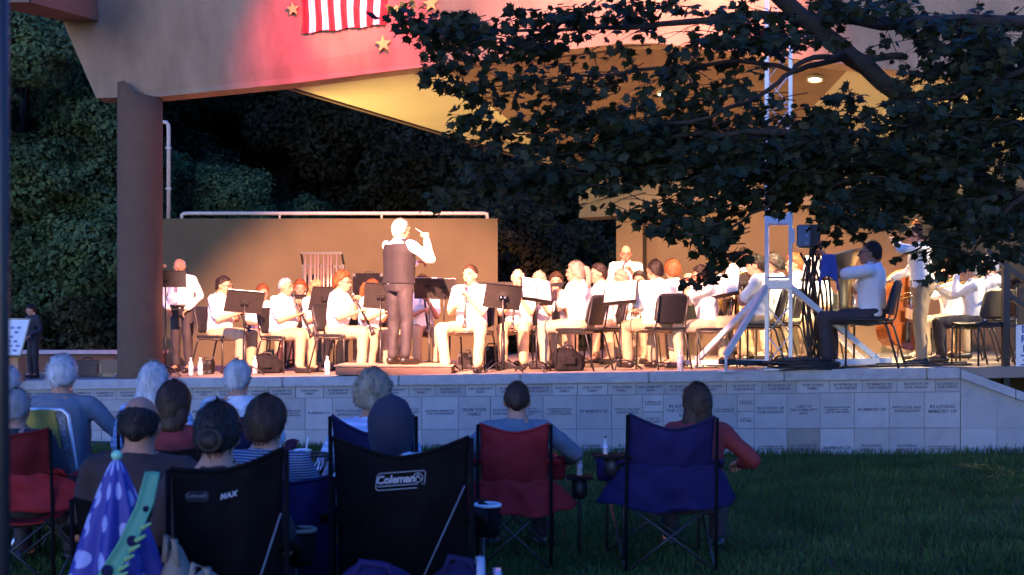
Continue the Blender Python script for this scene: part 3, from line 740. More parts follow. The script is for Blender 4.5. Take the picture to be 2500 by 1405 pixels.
# ------------------------------------------------------------------ chairs of the band
def chair_proto():
    T = thing('band_chair', '', 'chair')
    m = MB(); m.grid(lambda u, v: ((u - .5) * .43, -.19 + v * .40, .452 + .012 * ((u - .5) * 2) ** 2 - .02 * max(0, v - .8) * 2), 8, 8, thick=.026); m.build('seat', M_black, T)
    m = MB()
    def bf(u, v):
        x = (u - .5) * (.42 - .05 * max(0, v - .75) * 2); c = ((u - .5) * 2)
        zt = .52 + v * .34; rr_ = max(0, abs(c) - .72) / .28; zt -= .05 * rr_ ** 2 * (1 if v > .5 else -1) * abs(v - .5) * 2
        return (x, -.215 - .075 * v + .035 * c * c, zt)
    m.grid(bf, 12, 10, thick=-.016); m.build('backrest', M_black, T)
    for sx in (-1, 1):
        m = MB(); m.tube([(sx * .215, .205, 0), (sx * .21, .20, .42), (sx * .205, .17, .44)], .011, 8); m.build('leg', M_blackm, T)
        m = MB(); m.tube([(sx * .22, -.30, 0), (sx * .205, -.19, .40), (sx * .20, -.16, .44)], .011, 8); m.build('leg', M_blackm, T)
    m = MB()
    for sx in (-1, 1): m.tube([(sx * .205, .17, .44), (sx * .20, -.17, .44), (sx * .195, -.205, .50), (sx * .19, -.27, .84)], .010, 8)
    m.tube([(-.205, .02, .436), (.205, .02, .436)], .009, 6); m.build('frame', M_blackm, T)
    return T
CH0 = chair_proto(); chair_used = [False]
def chair(p, label, dx=0, dy=0, rz=None):
    o = CH0 if not chair_used[0] else copy_tree(CH0); chair_used[0] = True
    loc = p['loc'] + Vector((dx, dy, 0)); loc.z = FL(loc.x)
    o.location = loc; o.rotation_euler = (0, 0, p['rz'] if rz is None else rz); o.scale = (p['s'],) * 3
    tag(o, label, 'chair', 'black band chairs'); return o
def chair_at(px, d, face, label, s=1.0):
    X = (px - CX) / F * d
    return chair(dict(loc=Vector((X, d, 0)), rz=-R(face), s=s), label)

# ------------------------------------------------------------------ music stands and paper
def music_stand(px, d, ydesk, face, label, tilt=30, w=.50, h=.34, paper=None, roll=0, base=True, thick=1.0, floor=None):
    """face: direction the desk front (the side with the music) looks, degrees clockwise from away-from-camera"""
    X = (px - CX) / F * d; z0 = FL(X) if floor is None else floor; zd = EYE + (HY - ydesk) / F * d - z0
    T = thing('music_stand', label, 'music stand', (X, d, z0), -R(face), 'black music stands')
    m = MB(); m.tube([(0, 0, .04), (0, 0, zd * .55)], .014 * thick, 8); m.tube([(0, 0, zd * .55), (0, 0, zd)], .009 * thick, 8); m.build('pole', M_blackm, T)
    if base:
        for k in range(3):
            a = R(90 + 120 * k); m = MB(); m.tube([(0, 0, .13), (.12 * math.cos(a), .12 * math.sin(a), .11), (.27 * math.cos(a), .27 * math.sin(a), .015)], [.012, .011, .012], 8); m.build('leg', M_blackm, T)
    RT = Matrix.Translation((0, .0, zd)) @ Matrix.Rotation(R(roll), 4, 'Y') @ Matrix.Rotation(R(90 - tilt), 4, 'X')   # local x right, y up the desk, z toward reader
    RT = Matrix.Translation((0, 0, zd)) @ Matrix.Rotation(R(roll), 4, 'Y') @ Matrix.Rotation(R(180), 4, 'Z') @ Matrix.Rotation(R(90 - tilt), 4, 'X')
    m = MB(); P = [(-w / 2, -h / 2), (w / 2, -h / 2), (w / 2, h / 2 - .02), (w / 2 - .02, h / 2), (-w / 2 + .02, h / 2), (-w / 2, h / 2 - .02)]
    m.prism(P, .004, RT @ Matrix.Translation((0, 0, -.002)))
    for q in (-1, 1): m.prism([(-w / 2, q * (h / 2) - .004), (w / 2, q * (h / 2) - .004), (w / 2, q * (h / 2) + .004), (-w / 2, q * (h / 2) + .004)], .012, RT @ Matrix.Translation((0, 0, -.012)))
    m.build('desk', M_stand, T)
    m = MB(); m.prism([(-w / 2, -h / 2), (w / 2, -h / 2), (w / 2, -h / 2 + .005), (-w / 2, -h / 2 + .005)], .055, RT); m.build('ledge', M_stand, T)
    m = MB(); m.box((0, 0, 0), (.10, .05, .03)); m.v = [tuple(RT @ (Vector(v) + Vector((0, 0, -.022)))) for v in m.v]
    for q in (-.025, .025):
        k = MB(); k.ell((q, 0, -.04), (.012, .012, .008)); m.add([RT @ Vector(v) for v in k.v], k.f)
    m.build('bracket', M_chrome if thick > 1 else M_blackm, T)
    if paper:
        Mw = Matrix.Translation((X, d, z0)) @ Matrix.Rotation(-R(face), 4, 'Z') @ RT
        pt = thing('sheet_music', paper, 'sheet music', (0, 0, 0), 0, 'open sheet music'); pt.matrix_world = Mw; pt.location = Mw.to_translation(); pt.rotation_euler = Mw.to_euler()
        for sx in (-1, 1):
            m = MB(); m.grid(lambda u, v: (sx * (.004 + u * (w / 2 - .02)), -h / 2 + .012 + v * (h - .01), .006 + .016 * math.sin(u * math.pi) * (1 - .5 * v) + .004), 8, 4, thick=.002 * sx); pg = m.build('page', M_paper, pt)
            m = MB()
            for q in range(9): m.box((sx * (w / 4), -h / 2 + .05 + q * (h - .07) / 9, .028), (w / 2 - .09, .007, .0006))
            m.build('staves', M_ink2, pg)
    return T
M_ink2 = mat('printed_staves', (.42, .40, .39), .8, .1)

# ------------------------------------------------------------------ instruments, each built along local -Z from its mouthpiece
def place_dir(T, p, dr_, spin=0.0):
    q = Vector(dr_).to_track_quat('-Z', 'Y') @ Matrix.Rotation(spin, 3, 'Z').to_quaternion()
    T.location = p; T.rotation_mode = 'QUATERNION'; T.rotation_quaternion = q
def clarinet(p, dr_, label, s=1.0):
    T = thing('clarinet', label, 'clarinet', (0, 0, 0), 0, 'black clarinets', s); place_dir(T, p, dr_)
    m = MB(); m.tube([(0, 0, .01), (0, 0, -.03), (0, 0, -.08), (0, 0, -.14), (0, 0, -.56)], [.006, .011, .0145, .0145, .0155], 10); m.build('body', M_black, T)
    m = MB(); m.tube([(0, 0, -.56), (0, 0, -.60), (0, 0, -.635), (0, 0, -.66)], [.0155, .019, .027, .038], 14); m.build('bell', M_black, T)
    m = MB()
    for z in (-.085, -.145, -.335, -.56): m.tube([(0, 0, z), (0, 0, z - .010)], .0175, 12)
    for i in range(9): m.ell((.0, -.016, -.17 - i * .042), (.010, .006, .011), None, 8, 5)
    m.tube([(.012, -.014, -.17), (.014, -.014, -.50)], .0032, 5); m.tube([(-.012, -.014, -.20), (-.014, -.014, -.42)], .0028, 5); m.build('keys', M_chrome, T)
    m = MB(); m.tube([(0, 0, -.66), (0, 0, -.664)], .039, 14); m.build('bell_ring', M_chrome, T); return T
def play_clarinet(p, label, yaw=0, drop=.62):
    a = p['rz'] + R(yaw); dr_ = Vector((-math.sin(a) * math.cos(R(60)), math.cos(a) * math.cos(R(60)), -math.sin(R(60))))
    return clarinet(p['mouth'], dr_, label, 1.0)
CLAR = ((-.05, .245, .895), (.05, .315, .765)); CLARC = (1.0, 1.0)
def sax(p, label, s=1.0):
    T = thing('saxophone', label, 'saxophone', p['mouth'], p['rz'], 'saxophones', s)
    o = Vector((0, 0, 0)); B = [(0, .0, 0), (0, .05, .012), (.0, .085, -.01), (.01, .10, -.05), (.05, .12, -.20), (.10, .14, -.42), (.135, .15, -.56)]
    m = MB(); m.tube(B, [.009, .011, .012, .014, .022, .031, .036], 12)
    bw_ = [(.135, .15, -.56), (.145, .165, -.61), (.145, .20, -.635), (.14, .235, -.61), (.135, .25, -.56)]; m.tube(bw_, [.036, .038, .040, .043, .046], 14); m.build('body', M_brass, T)
    m = MB(); m.tube([(.135, .25, -.56), (.125, .265, -.47), (.11, .285, -.38), (.10, .305, -.32)], [.046, .053, .066, .082], 16); m.build('bell', M_brass, T)
    m = MB()
    for i in range(8):
        c = Vector((.035 + i * .013, .145 + i * .003, -.14 - i * .052)); m.ell(c, (.017, .010, .017), None, 8, 5)
    m.tube([(.02, .14, -.1), (.14, .18, -.55)], .004, 6); m.tube([(.05, .135, -.1), (.165, .16, -.55)], .004, 6); m.build('keys', M_brass, T)
    m = MB(); m.tube([(0, -.03, -.012), (0, .03, .012)], [.006, .012], 8); m.build('mouthpiece', M_black, T); return T
def flute(p, label):
    T = thing('flute', label, 'flute', p['mouth'], p['rz'])
    m = MB(); m.tube([(-.10, .0, .0), (.57, .07, -.10)], .010, 10); m.build('tube', M_chrome, T)
    m = MB()
    for i in range(12): m.ell((.12 + i * .033, .022 + i * .0041 - .002, -.026 - i * .0058 - .004 + .010), (.011, .010, .006), None, 8, 5)
    m.build('keys', M_chrome, T); return T
SITK = dict(hands=CLAR, curl=CLARC)
# ------------------------------------------------------------------ the band
p = person('standing man in white shirt and patterned tie behind the leftmost stand', 440, 18, 628, 195, seated=False, look=(0, 28), lean=6, tie=True, belly=.05, belt=True, pants=M_dark,
           hair=('bald', H_grey), hands=((-.16, .14, .92), (.16, .14, .92)), sleeve='long', poles=((-1, -.4, -.3), (1, -.4, -.3)), shirt=M_shirt[1])
music_stand(404, 16.6, 681, 0, 'wide black music stand in front of the standing man with tie', tilt=8, w=.56, h=.22)
p = person('seated clarinet player with dark short hair and glasses, leftmost of the front row', 542, 17.5, 676, 112, glasses=True, hair=('short', H_dark), belly=.02, look=(-8, 8), **SITK)
chair(p, 'band chair under the leftmost seated clarinet player'); play_clarinet(p, 'clarinet held low by the leftmost seated man')
music_stand(597, 16.3, 737, 338, 'black stand between the two leftmost clarinet men', tilt=36, roll=4, paper='white sheet music on the stand between the two leftmost clarinet men')
p = person('grey haired clarinet man second from left in the front row', 694, 17.0, 680, 118, hair=('crop', H_grey), belly=.05, look=(-4, 6), skin=M_skin[1], **SITK)
chair(p, 'band chair under the grey haired clarinet man'); play_clarinet(p, 'clarinet of the grey haired man')
p = person('auburn haired back row player half hidden behind the grey haired clarinet man', 640, 19.3, 697, 150, hair=('wavy', H_red), fem=True, vox=.016)
chair(p, 'band chair of the auburn haired back row player at left')
p = person('red haired player in back row between grey haired man and blond woman', 733, 19.6, 686, 170, hair=('full', H_red), vox=.016); chair(p, 'band chair of the red haired back row player')
p = person('woman with long straight blond hair behind a dark stand, second row', 769, 18.0, 686, 128, hair=('long', H_blond), fem=True, look=(8, 14), **SITK); chair(p, 'band chair of the long haired blond woman')
music_stand(792, 17.0, 729, 318, 'black stand hiding the blond woman, left of the curly woman', tilt=20, w=.46)
music_stand(716, 18.8, 740, 350, 'small black stand in front of the red haired back row player', tilt=25, w=.42, h=.28)
p = person('woman with curly auburn hair and glasses playing clarinet left of the conductor', 832, 16.3, 667, 110, hair=('curly', H_red), fem=True, glasses=True, look=(-6, 4), **SITK)
chair(p, 'band chair under the curly haired woman'); play_clarinet(p, 'clarinet of the curly haired woman')
p = person('player in a white visor half behind the stand left of the conductor', 905, 17.2, 684, 120, hair=('pony', H_red), fem=True, look=(0, 16), hands=((-.10, .30, .78), (.10, .30, .78)))
chair(p, 'band chair of the player with white visor')
music_stand(929, 15.7, 723, 350, 'black stand directly left of the conductor', tilt=22, roll=4, w=.42)
m = MB(); hp = p['hp']; vs = []
m.grid(lambda u, v: tuple(hp(math.cos(R(160 - 140 * u)) * (.082 + .06 * v * math.sin(u * math.pi)), .02 + math.sin(R(160 - 140 * u)) * (.09 + .085 * v), .055 - .035 * v)), 14, 4, thick=.004)
for i in range(2): pass
tag(m.build('visor', M_white), 'white sun visor worn by the player left of the conductor', 'visor')

# conductor on the podium
XP, DP = (963 - CX) / F * 15.2, 15.2
pod = thing('podium', 'low wooden conductor podium at the front edge of the stage', 'podium', (XP, 15.55, FL(XP)), math.atan(.0))
m = MB(); m.box((0, 0, .052), (1.42, .98, .104), bev=.006); m.build('riser', M_wood, pod)
m = MB(); m.box((0, 0, .113), (1.46, 1.02, .018), bev=.004); m.build('top_board', M_amp, pod)
cond = person('conductor in dark vest and white sleeves standing with his back to us on the podium', 975, 15.3, 533, 36, seated=False, floor=FL(XP) + .122, group='band musicians on the stage', look=(14, 0), lean=1,
              hair=('short', H_white), sleeve='long', pants=M_dark, vest=True, belly=.01, hands=((-.06, .40, 1.18), (.30, .14, 1.42)), poles=((-.25, .1, -1), (.6, -.1, -1)), curl=(.8, 1.2), vox=.012)
m = MB(); w0 = cond['wr'][1]; m.tube([w0, W(1014, 558, w0.y + .10)], [.006, .0025], 6); m.ell(w0, (.012, .012, .016))
tag(m.build('baton', M_paper), 'thin pale baton in the raised right hand of the conductor', 'baton')
music_stand(1048, 16.1, 704, 0, 'wide black conductor stand with open scores right of the conductor', tilt=24, w=.40, h=.28, paper='open scores on the left half of the conductor stand')
music_stand(1084, 16.0, 706, 4, 'second conductor stand beside the first with a printed back', tilt=20, w=.36, h=.27, paper='open scores on the second conductor stand')

p = person('player hidden behind the conductor, clarinet pointing down', 1030, 17.2, 672, 165, hair=('short', H_brown), look=(0, 8), **SITK); chair(p, 'band chair of the player hidden behind the conductor'); play_clarinet(p, 'clarinet of the player behind the conductor')
p = person('young clarinet man with short brown hair facing us right of the conductor', 1150, 15.6, 648, 196, hair=('crop', H_brown), kw=.24, aw=.20, look=(12, 2), belly=.03, hands=((-.03, .25, .87), (.09, .32, .76)), curl=CLARC, pants=M_khaki[0], vox=.012)
chair(p, 'band chair under the young clarinet man facing us'); play_clarinet(p, 'clarinet of the young man facing us', yaw=16)
music_stand(1228, 15.0, 724, 352, 'large black stand with bracket right of the young clarinet man', tilt=30, roll=6, w=.46, h=.33, thick=1.8)
music_stand(1222, 16.6, 707, 0, 'dark stand behind the large stand, its rim level with the chins', tilt=16, w=.60, h=.20)
p = person('pale bald player behind the stands right of the young man', 1265, 16.5, 657, 190, hair=('bald', H_white), look=(0, 10), **SITK); chair(p, 'band chair of the pale bald player'); play_clarinet(p, 'clarinet of the pale bald player')
p = person('player with long light brown hair behind the white sheet music', 1318, 17.5, 666, 200, hair=('long', H_ash), fem=True, look=(0, 12), **SITK); chair(p, 'band chair of the long haired player behind white music')
p = person('player with dark brown hair looking out between two stands', 1358, 18.2, 668, 185, hair=('full', H_brown), **SITK); chair(p, 'band chair of the dark brown haired player between stands')
music_stand(1310, 15.0, 710, 162, 'stand with white music facing us left of the ponytail woman', tilt=32, roll=-8, w=.40, h=.32, paper='bright white sheet music left of the ponytail woman')
music_stand(1348, 16.2, 718, 250, 'narrow looking stand seen edge on left of the ponytail woman', tilt=30, w=.44)
p = person('woman with wavy ponytail seen from behind, turned left', 1410, 15.2, 640, 304, hair=('pony', H_ash), fem=True, look=(-14, 4), hands=((-.05, .30, .90), (.08, .32, .80)), curl=CLARC, vox=.012, pants=M_khaki[2]); chair(p, 'band chair under the ponytail woman')
flute_p = None
p = person('dark haired man in profile facing left behind the ponytail woman', 1466, 16.2, 645, 262, hair=('short', H_dark), hands=((-.05, .30, .90), (.08, .32, .80)), **{k: v for k, v in SITK.items() if k == 'curl'}); chair(p, 'band chair under the dark haired man in profile')
music_stand(1515, 14.9, 716, 200, 'stand with large white music facing us beside the dark haired man', tilt=34, roll=5, w=.42, h=.32, paper='large white sheet music right of the ponytail woman')
p = person('bald man with glasses standing at the back playing a horn', 1528, 18.4, 597, 182, seated=False, hair=('bald', H_dark), glasses=True, skin=M_skin[1], look=(6, 6), hands=((-.06, .26, 1.28), (.08, .30, 1.12)), curl=CLARC); clarinet(p['mouth'], Vector((-.25, -.75, -.62)), 'clarinet of the bald standing man at the back')
p = person('player with fair hair low in front of the bald standing man', 1518, 17.4, 662, 230, hair=('wavy', H_ash), fem=True, **SITK); chair(p, 'band chair of the fair haired player')
p = person('dark fringed player peering over the white stand', 1562, 17.6, 665, 200, hair=('full', H_dark), fem=True, glasses=True, **SITK); chair(p, 'band chair of the dark fringed player')
p = person('broad dark haired man seen from behind in the middle of the band', 1602, 15.0, 637, 336, hair=('short', H_dark), belly=.03, kw=.18, aw=.16, vox=.012, look=(-10, 6)); chair(p, 'empty looking black chair back under the broad dark haired man', dx=.04)
p = person('red haired player seen from behind, overlapped by the broad dark haired man', 1644, 15.9, 638, 342, hair=('full', H_red), look=(8, 8), vox=.012); chair(p, 'band chair under the red haired player seen from behind')
p = person('woman with long dark hair playing the flute', 1716, 15.1, 650, 262, hair=('long', H_dark), fem=True, lean=6, look=(12, 10), hands=((-.02, .26, 1.08), (.26, .24, 1.02)), poles=((-.6, .3, -1), (.8, .2, -1)), curl=CLARC, vox=.012, pants=M_khaki[2])
chair(p, 'band chair under the flute woman'); flute(p, 'silver flute raised by the long haired woman')
music_stand(1768, 15.0, 697, 212, 'stand with open white booklet between flute woman and saxophone man', tilt=32, roll=10, w=.42, h=.34, paper='open white booklet between flute woman and saxophone man')
p = person('bearded man with glasses standing at the back left of the mast', 1815, 18.5, 603, 188, seated=False, hair=('short', H_dark), glasses=True, beard=True, look=(4, 16), skin=M_skin[1], hands=((-.12, .3, 1.05), (.12, .3, 1.05)))
music_stand(1812, 17.8, 690, 352, 'black stand in front of the bearded standing man', tilt=25, w=.46, paper='white sheet music of the bearded standing man')
p = person('dark haired bearded man playing saxophone just left of the mast', 1850, 15.0, 624, 292, hair=('short', H_dark), beard=True, look=(-6, 6), hands=((-.06, .28, .92), (.06, .34, .74)), curl=CLARC, vox=.012, kw=.17); chair(p, 'band chair under the saxophone man'); sax(p, 'gold saxophone played left of the mast')
p = person('curly dark haired player behind the mast', 1893, 15.9, 624, 300, hair=('curly', H_dark), look=(-8, 12), H=1.40); chair(p, 'band chair of the curly dark haired player behind the mast')
p = person('auburn haired player lit orange between the mast posts', 1946, 17.0, 612, 285, hair=('full', H_red), H=1.46, fem=True, look=(-10, 8)); chair(p, 'band chair of the auburn haired player behind the mast')
p = person('player in white shirt half hidden behind mast and tuba', 1985, 16.6, 640, 230, hair=('short', H_brown), look=(0, 8)); chair(p, 'band chair of the player behind the tuba')
music_stand(2000, 15.6, 655, 215, 'stand with white music behind the tuba', tilt=22, w=.44, paper='white sheet music behind the tuba')
tub = person('tuba player in pale blue shirt seen from behind at right', 2132, 13.9, 590, 296, hair=('short', H_dark), lean=-2, look=(-10, -2), sleeve='short', pants=M_dark, glasses=True, shirt=M_shirt[1], skin=M_skin[1], hands=((-.12, .42, 1.10), (.10, .38, .90)), curl=CLARC, vox=.012); chair(tub, 'band chair under the tuba player')

# tuba, bell up, in front of its player
def tuba(px, d, label):
    X = (px - CX) / F * d; T = thing('tuba', label, 'tuba', (X, d, FL(X) + .50), R(70))
    m = MB(); prof = [(0, .02, .10), (0, .02, .22), (0, .02, .42), (0, .02, .58), (0, .03, .68), (0, .04, .75), (0, .05, .79), (0, .055, .81)]
    m.tube(prof, [.055, .065, .080, .105, .140, .19, .235, .25], 24); m.build('bell', M_silverbrass, T)
    m = MB(); m.tube([(0, .02, .10), (0, .02, 0), (.03, .02, -.07), (.12, .02, -.10), (.22, .02, -.07), (.26, .02, 0), (.26, .02, .30), (.25, .02, .42), (.20, .02, .47), (.15, .02, .42), (.15, .02, .10), (.18, .02, .03)], [.055, .050, .046, .043, .040, .038, .034, .031, .029, .027, .025, .02], 12); m.build('main_tube', M_silverbrass, T)
    m = MB(); m.tube([(.08, -.05, .35), (.08, -.05, .02), (.11, -.05, -.03), (.15, -.05, .02), (.15, -.05, .32)], .014, 8); m.tube([(.10, .09, .33), (.10, .09, .06), (.15, .10, .0), (.20, .09, .06), (.20, .09, .30)], .013, 8); m.build('slide', M_silverbrass, T)
    for i in range(3):
        m = MB(); m.tube([(.05 + i * .05, -.08, .10), (.05 + i * .05, -.08, .32)], .021, 12); m.tube([(.05 + i * .05, -.08, .32), (.05 + i * .05, -.08, .36)], .009, 8); m.build('valve', M_chrome, T)
    m = MB(); m.tube([(.15, -.02, .42), (.12, -.16, .50), (.10, -.22, .50)], [.010, .008, .012], 8); m.build('mouthpiece', M_chrome, T)
    return T
tuba(2066, 14.15, 'large brass tuba held upright in front of the man in pale blue shirt')
m = MB(); c = W(2022, 628, 13.75)
def tw(u, v):
    a = (u - .5) * 2.6; w = .085 + .035 * v; return (math.sin(a) * w + .012 * math.sin(u * 19) * v, -math.cos(a) * (.06 + .03 * v) + .015 * math.sin(u * 15) * v, -.33 * v * (1 - .25 * math.sin(u * 4.)) + .03 * math.cos(a))
m.grid(tw, 26, 14, thick=.006); o = m.build('blue_towel', mat('blue_towel', (.06, .09, .34), .95, .12, 20, .2), None); o.location = c; tag(o, 'blue towel hung over the tuba beside the mast', 'towel')

bp = person('standing string bass player in khaki trousers, head hidden by maple leaves', 2244, 14.2, 545, 292, seated=False, hair=('short', H_brown), lean=3, sleeve='long', hands=((-.18, .30, 1.46), (.10, .35, 1.02)), poles=((-1, .2, -.3), (.8, -.2, -.6)), pants=M_khaki[1], belt=True, vox=.012, kw=.15)
def bass(px, d, label):
    X = (px - CX) / F * d; T = thing('string_bass', label, 'string bass', (X, d, FL(X)), R(65)); T.rotation_euler = (R(-8), R(14), R(30))
    half = [(0, .18), (.16, .19), (.27, .26), (.315, .38), (.30, .50), (.235, .60), (.205, .70), (.215, .80), (.245, .90), (.225, .99), (.14, 1.10), (.06, 1.17), (.03, 1.19)]
    poly = half + [(-x, y) for x, y in reversed(half[1:])]
    Mx = Matrix.Rotation(R(90), 4, 'X'); m = MB(); m.prism(poly, .19, Mx @ Matrix.Translation((0, 0, -.095)))
    bm = bmesh.new(); me = m.mesh('body'); bm.from_mesh(me); bmesh.ops.recalc_face_normals(bm, faces=bm.faces); bmesh.ops.bevel(bm, geom=bm.edges[:], offset=.012, segments=2, affect='EDGES'); bm.to_mesh(me); bm.free(); link('body', me, M_basswood, T)
    m = MB(); m.box((0, -.125, 1.30), (.042, .035, .70)); m.tube([(0, -.12, 1.64), (0, -.12, 1.76), (0, -.16, 1.80), (0, -.19, 1.76), (0, -.16, 1.74)], [.022, .022, .02, .016, .01], 8); m.build('neck', M_basswood, T)
    m = MB(); m.box((0, -.150, 1.18), (.055, .02, .92)); m.build('fingerboard', M_black, T)
    m = MB(); m.box((0, -.15, .60), (.15, .02, .13)); m.build('bridge', M_ply, T)
    m = MB()
    for q in (-.018, -.006, .006, .018): m.tube([(q * 2, -.155, .28), (q * 2, -.178, .66), (q, -.165, 1.66)], .002, 4)
    m.build('strings', M_chrome, T); m = MB(); m.box((0, -.135, .38), (.075, .02, .24)); m.build('tailpiece', M_black, T)
    m = MB(); m.tube([(0, 0, .19), (0, 0, .0)], .010, 8); m.build('end_pin', M_chrome, T)
bass(2190, 14.75, 'orange varnished string bass leaning against the standing player')
p = person('trombone player nearer the bass, half hidden by leaves', 2318, 15.6, 645, 268, hair=('short', H_dark), sleeve='long', hands=((.0, .22, 1.08), (.06, .46, .98)), curl=CLARC); chair(p, 'band chair of the trombone player nearer the bass')
p2 = person('seated trombone player in white shirt and dark grey trousers at far right', 2372, 14.6, 640, 284, hair=('short', H_grey), sleeve='long', hands=((.0, .22, 1.08), (.06, .48, .96)), curl=CLARC, pants=M_dark, vox=.012); chair(p2, 'band chair under the player in dark grey trousers at right')
p3 = person('rightmost player in white shirt beside the handrail post', 2418, 15.8, 628, 270, hair=('wavy', H_white), hands=((.0, .22, 1.08), (.06, .46, .98))); chair(p3, 'band chair of the rightmost player')
def trombone(p, label):
    T = thing('trombone', label, 'trombone', p['mouth'], p['rz'], 'brass trombones'); T.rotation_euler = (R(-16), 0, p['rz'])
    m = MB(); m.tube([(0, 0, 0), (0, .06, 0), (0, .72, 0), (.0, .76, -.025), (0, .72, -.05), (0, .04, -.05)], [.012, .007, .008, .009, .009, .008], 8); m.build('slide', M_brass, T)
    m = MB(); m.tube([(0, .04, -.05), (.03, -.20, -.05), (.06, -.34, -.03), (.09, -.38, 0), (.11, -.34, .03), (.11, -.10, .03), (.11, .20, .02), (.11, .34, .02), (.11, .42, .02)], [.008, .009, .010, .011, .013, .018, .032, .06, .105], 14); m.build('bell', M_brass, T)
    m = MB(); m.lathe([(.005, 0), (.012, .0), (.006, .03)], Matrix.Translation((0, .02, 0)) @ Matrix.Rotation(R(90), 4, 'X')); m.build('mouthpiece', M_chrome, T)
for q, l in ((p, 'brass trombone of the player nearer the bass'), (p2, 'brass trombone of the player in dark grey trousers'), (p3, 'brass trombone of the rightmost player')): trombone(q, l)
p = person('dark clothed person standing in the gloom behind the poster board at far left', 78, 17.2, 742, 215, seated=False, shirt=M_dark, sleeve='long', pants=M_dark, hair=('short', H_dark), look=(25, 20), hands=((-.16, .2, .95), (.16, .2, .95)), group='people off stage', skin=M_skin[0])
chair_at(2392, 13.75, 250, 'empty black chair beside the handrail post', 1.0)
music_stand(2480, 14.4, 690, 330, 'dark folded stand behind the handrail post', tilt=60, w=.3, h=.25)

# ------------------------------------------------------------------ percussion and things on the stage
ch = thing('tubular_chimes', 'rack of tubular chimes against the tan back wall', 'chimes', (W(787, 0, 20.6).x, 20.6, FL(W(787, 0, 20.6).x)))
zt = EYE + (HY - 618) / F * 20.6 - ch.location.z
for sx in (-.33, .33):
    m = MB(); m.box((sx, .12, zt / 2 - .08), (.05, .07, zt - .1)); m.box((sx, 0, .03), (.06, .5, .05)); m.build('side_post', M_blackm, ch)
m = MB(); m.box((0, -.10, zt - .01), (.70, .03, .035)); m.box((0, .14, zt - .22), (.70, .03, .05)); m.box((-.34, .02, zt - .11), (.03, .03, .32), Matrix.Rotation(R(48), 3, 'X')); m.box((.34, .02, zt - .11), (.03, .03, .32), Matrix.Rotation(R(48), 3, 'X')); m.build('top_frame', M_blackm, ch)
M_chime = mat('chime_brass', (.62, .40, .26), .35, .06, metal=.7)
for i in range(8):
    x = -.27 + i * .072 + (.02 if i in (1, 2, 4, 5, 7) else 0); m = MB(); m.tube([(x, -.10, zt - .03), (x, -.10, .45 + i * .05)], .018, 10); m.build('chime_tube', M_chime, ch)
for i in range(6):
    x = -.24 + i * .10; m = MB(); m.tube([(x, .12, zt - .25), (x, .12, .45 + i * .05)], .018, 10); m.build('chime_tube', M_chime, ch)
def case(px0, px1, yt, d, dep, label, m_, name='equipment_case', cat='case', handles=True):
    X0, X1 = (px0 - CX) / F * d, (px1 - CX) / F * d; z0 = FL((X0 + X1) / 2); h = EYE + (HY - yt) / F * d - z0
    T = thing(name, label, cat, ((X0 + X1) / 2, d, z0)); w = X1 - X0
    m = MB(); m.box((0, 0, h / 2), (w, dep, h), bev=.015); m.build('shell', m_, T)
    for sx in (-1, 1):
        for z in (.03, h - .03): m = MB(); m.box((sx * (w / 2 - .02), -dep / 2, z), (.05, .012, .05)); m.build('corner', M_blackm, T)
    if handles: m = MB(); m.tube([(-.07, 0, h), (-.06, 0, h + .035), (.06, 0, h + .035), (.07, 0, h)], .010, 6); m.build('handle', M_black, T)
    return T
case(866, 938, 669, 20.8, .5, 'tall dark equipment cabinet behind the conductor', M_bag, 'equipment_cabinet', 'cabinet')
a = case(252, 334, 879, 17.0, .35, 'pale tan amplifier on the floor beside the round column', M_amp, 'amplifier', 'amplifier')
m = MB(); m.box((0, -.182, .14), (.40, .012, .18)); m.build('speaker_cloth', mat('speaker_cloth', (.30, .20, .13), .95, .2, 60, .2), a)
case(180, 250, 880, 17.6, .4, 'dark brown equipment case left of the amplifier', M_wood)
case(500, 520, 880, 17.2, .25, 'small dark box right of the two water bottles', M_bag)
case(1120, 1152, 862, 16.8, .3, 'dark case under the young clarinet man, left one', M_bag); case(1186, 1218, 846, 16.9, .3, 'dark case under the young clarinet man, right one', M_bag)
def bottle(loc, label, s=1.0, cat='bottle', group='water bottles', capm=None):
    T = thing('water_bottle', label, cat, loc, random.random() * 6, group, s)
    m = MB(); m.lathe([(.0, .001), (.029, .002), (.031, .01), (.031, .05), (.029, .06), (.031, .07), (.031, .135), (.026, .16), (.014, .185), (.0125, .20), (.0, .20)], n=14); m.build('bottle_body', M_water, T)
    m = MB(); m.lathe([(.0, .198), (.0145, .198), (.0145, .216), (.0, .217)], n=12); m.build('bottle_cap', capm or M_white, T)
    m = MB(); m.lathe([(.0315, .075), (.0318, .076), (.0318, .118), (.0315, .119)], n=14); m.build('bottle_label', M_label, T)
for px, d, lab in ((466, 16.6, 'left one of two water bottles at the feet of the leftmost clarinet man'), (489, 16.6, 'right one of two water bottles at the feet of the leftmost clarinet man'), (799, 15.6, 'water bottle standing at the left end of the podium'),
                   (622, 16.8, 'water bottle beside the slumped black bag'), (1660, 14.2, 'water bottle on the stage edge below the red haired player')):
    X = (px - CX) / F * d; bottle((X, d, FL(X)), lab, 1.12)
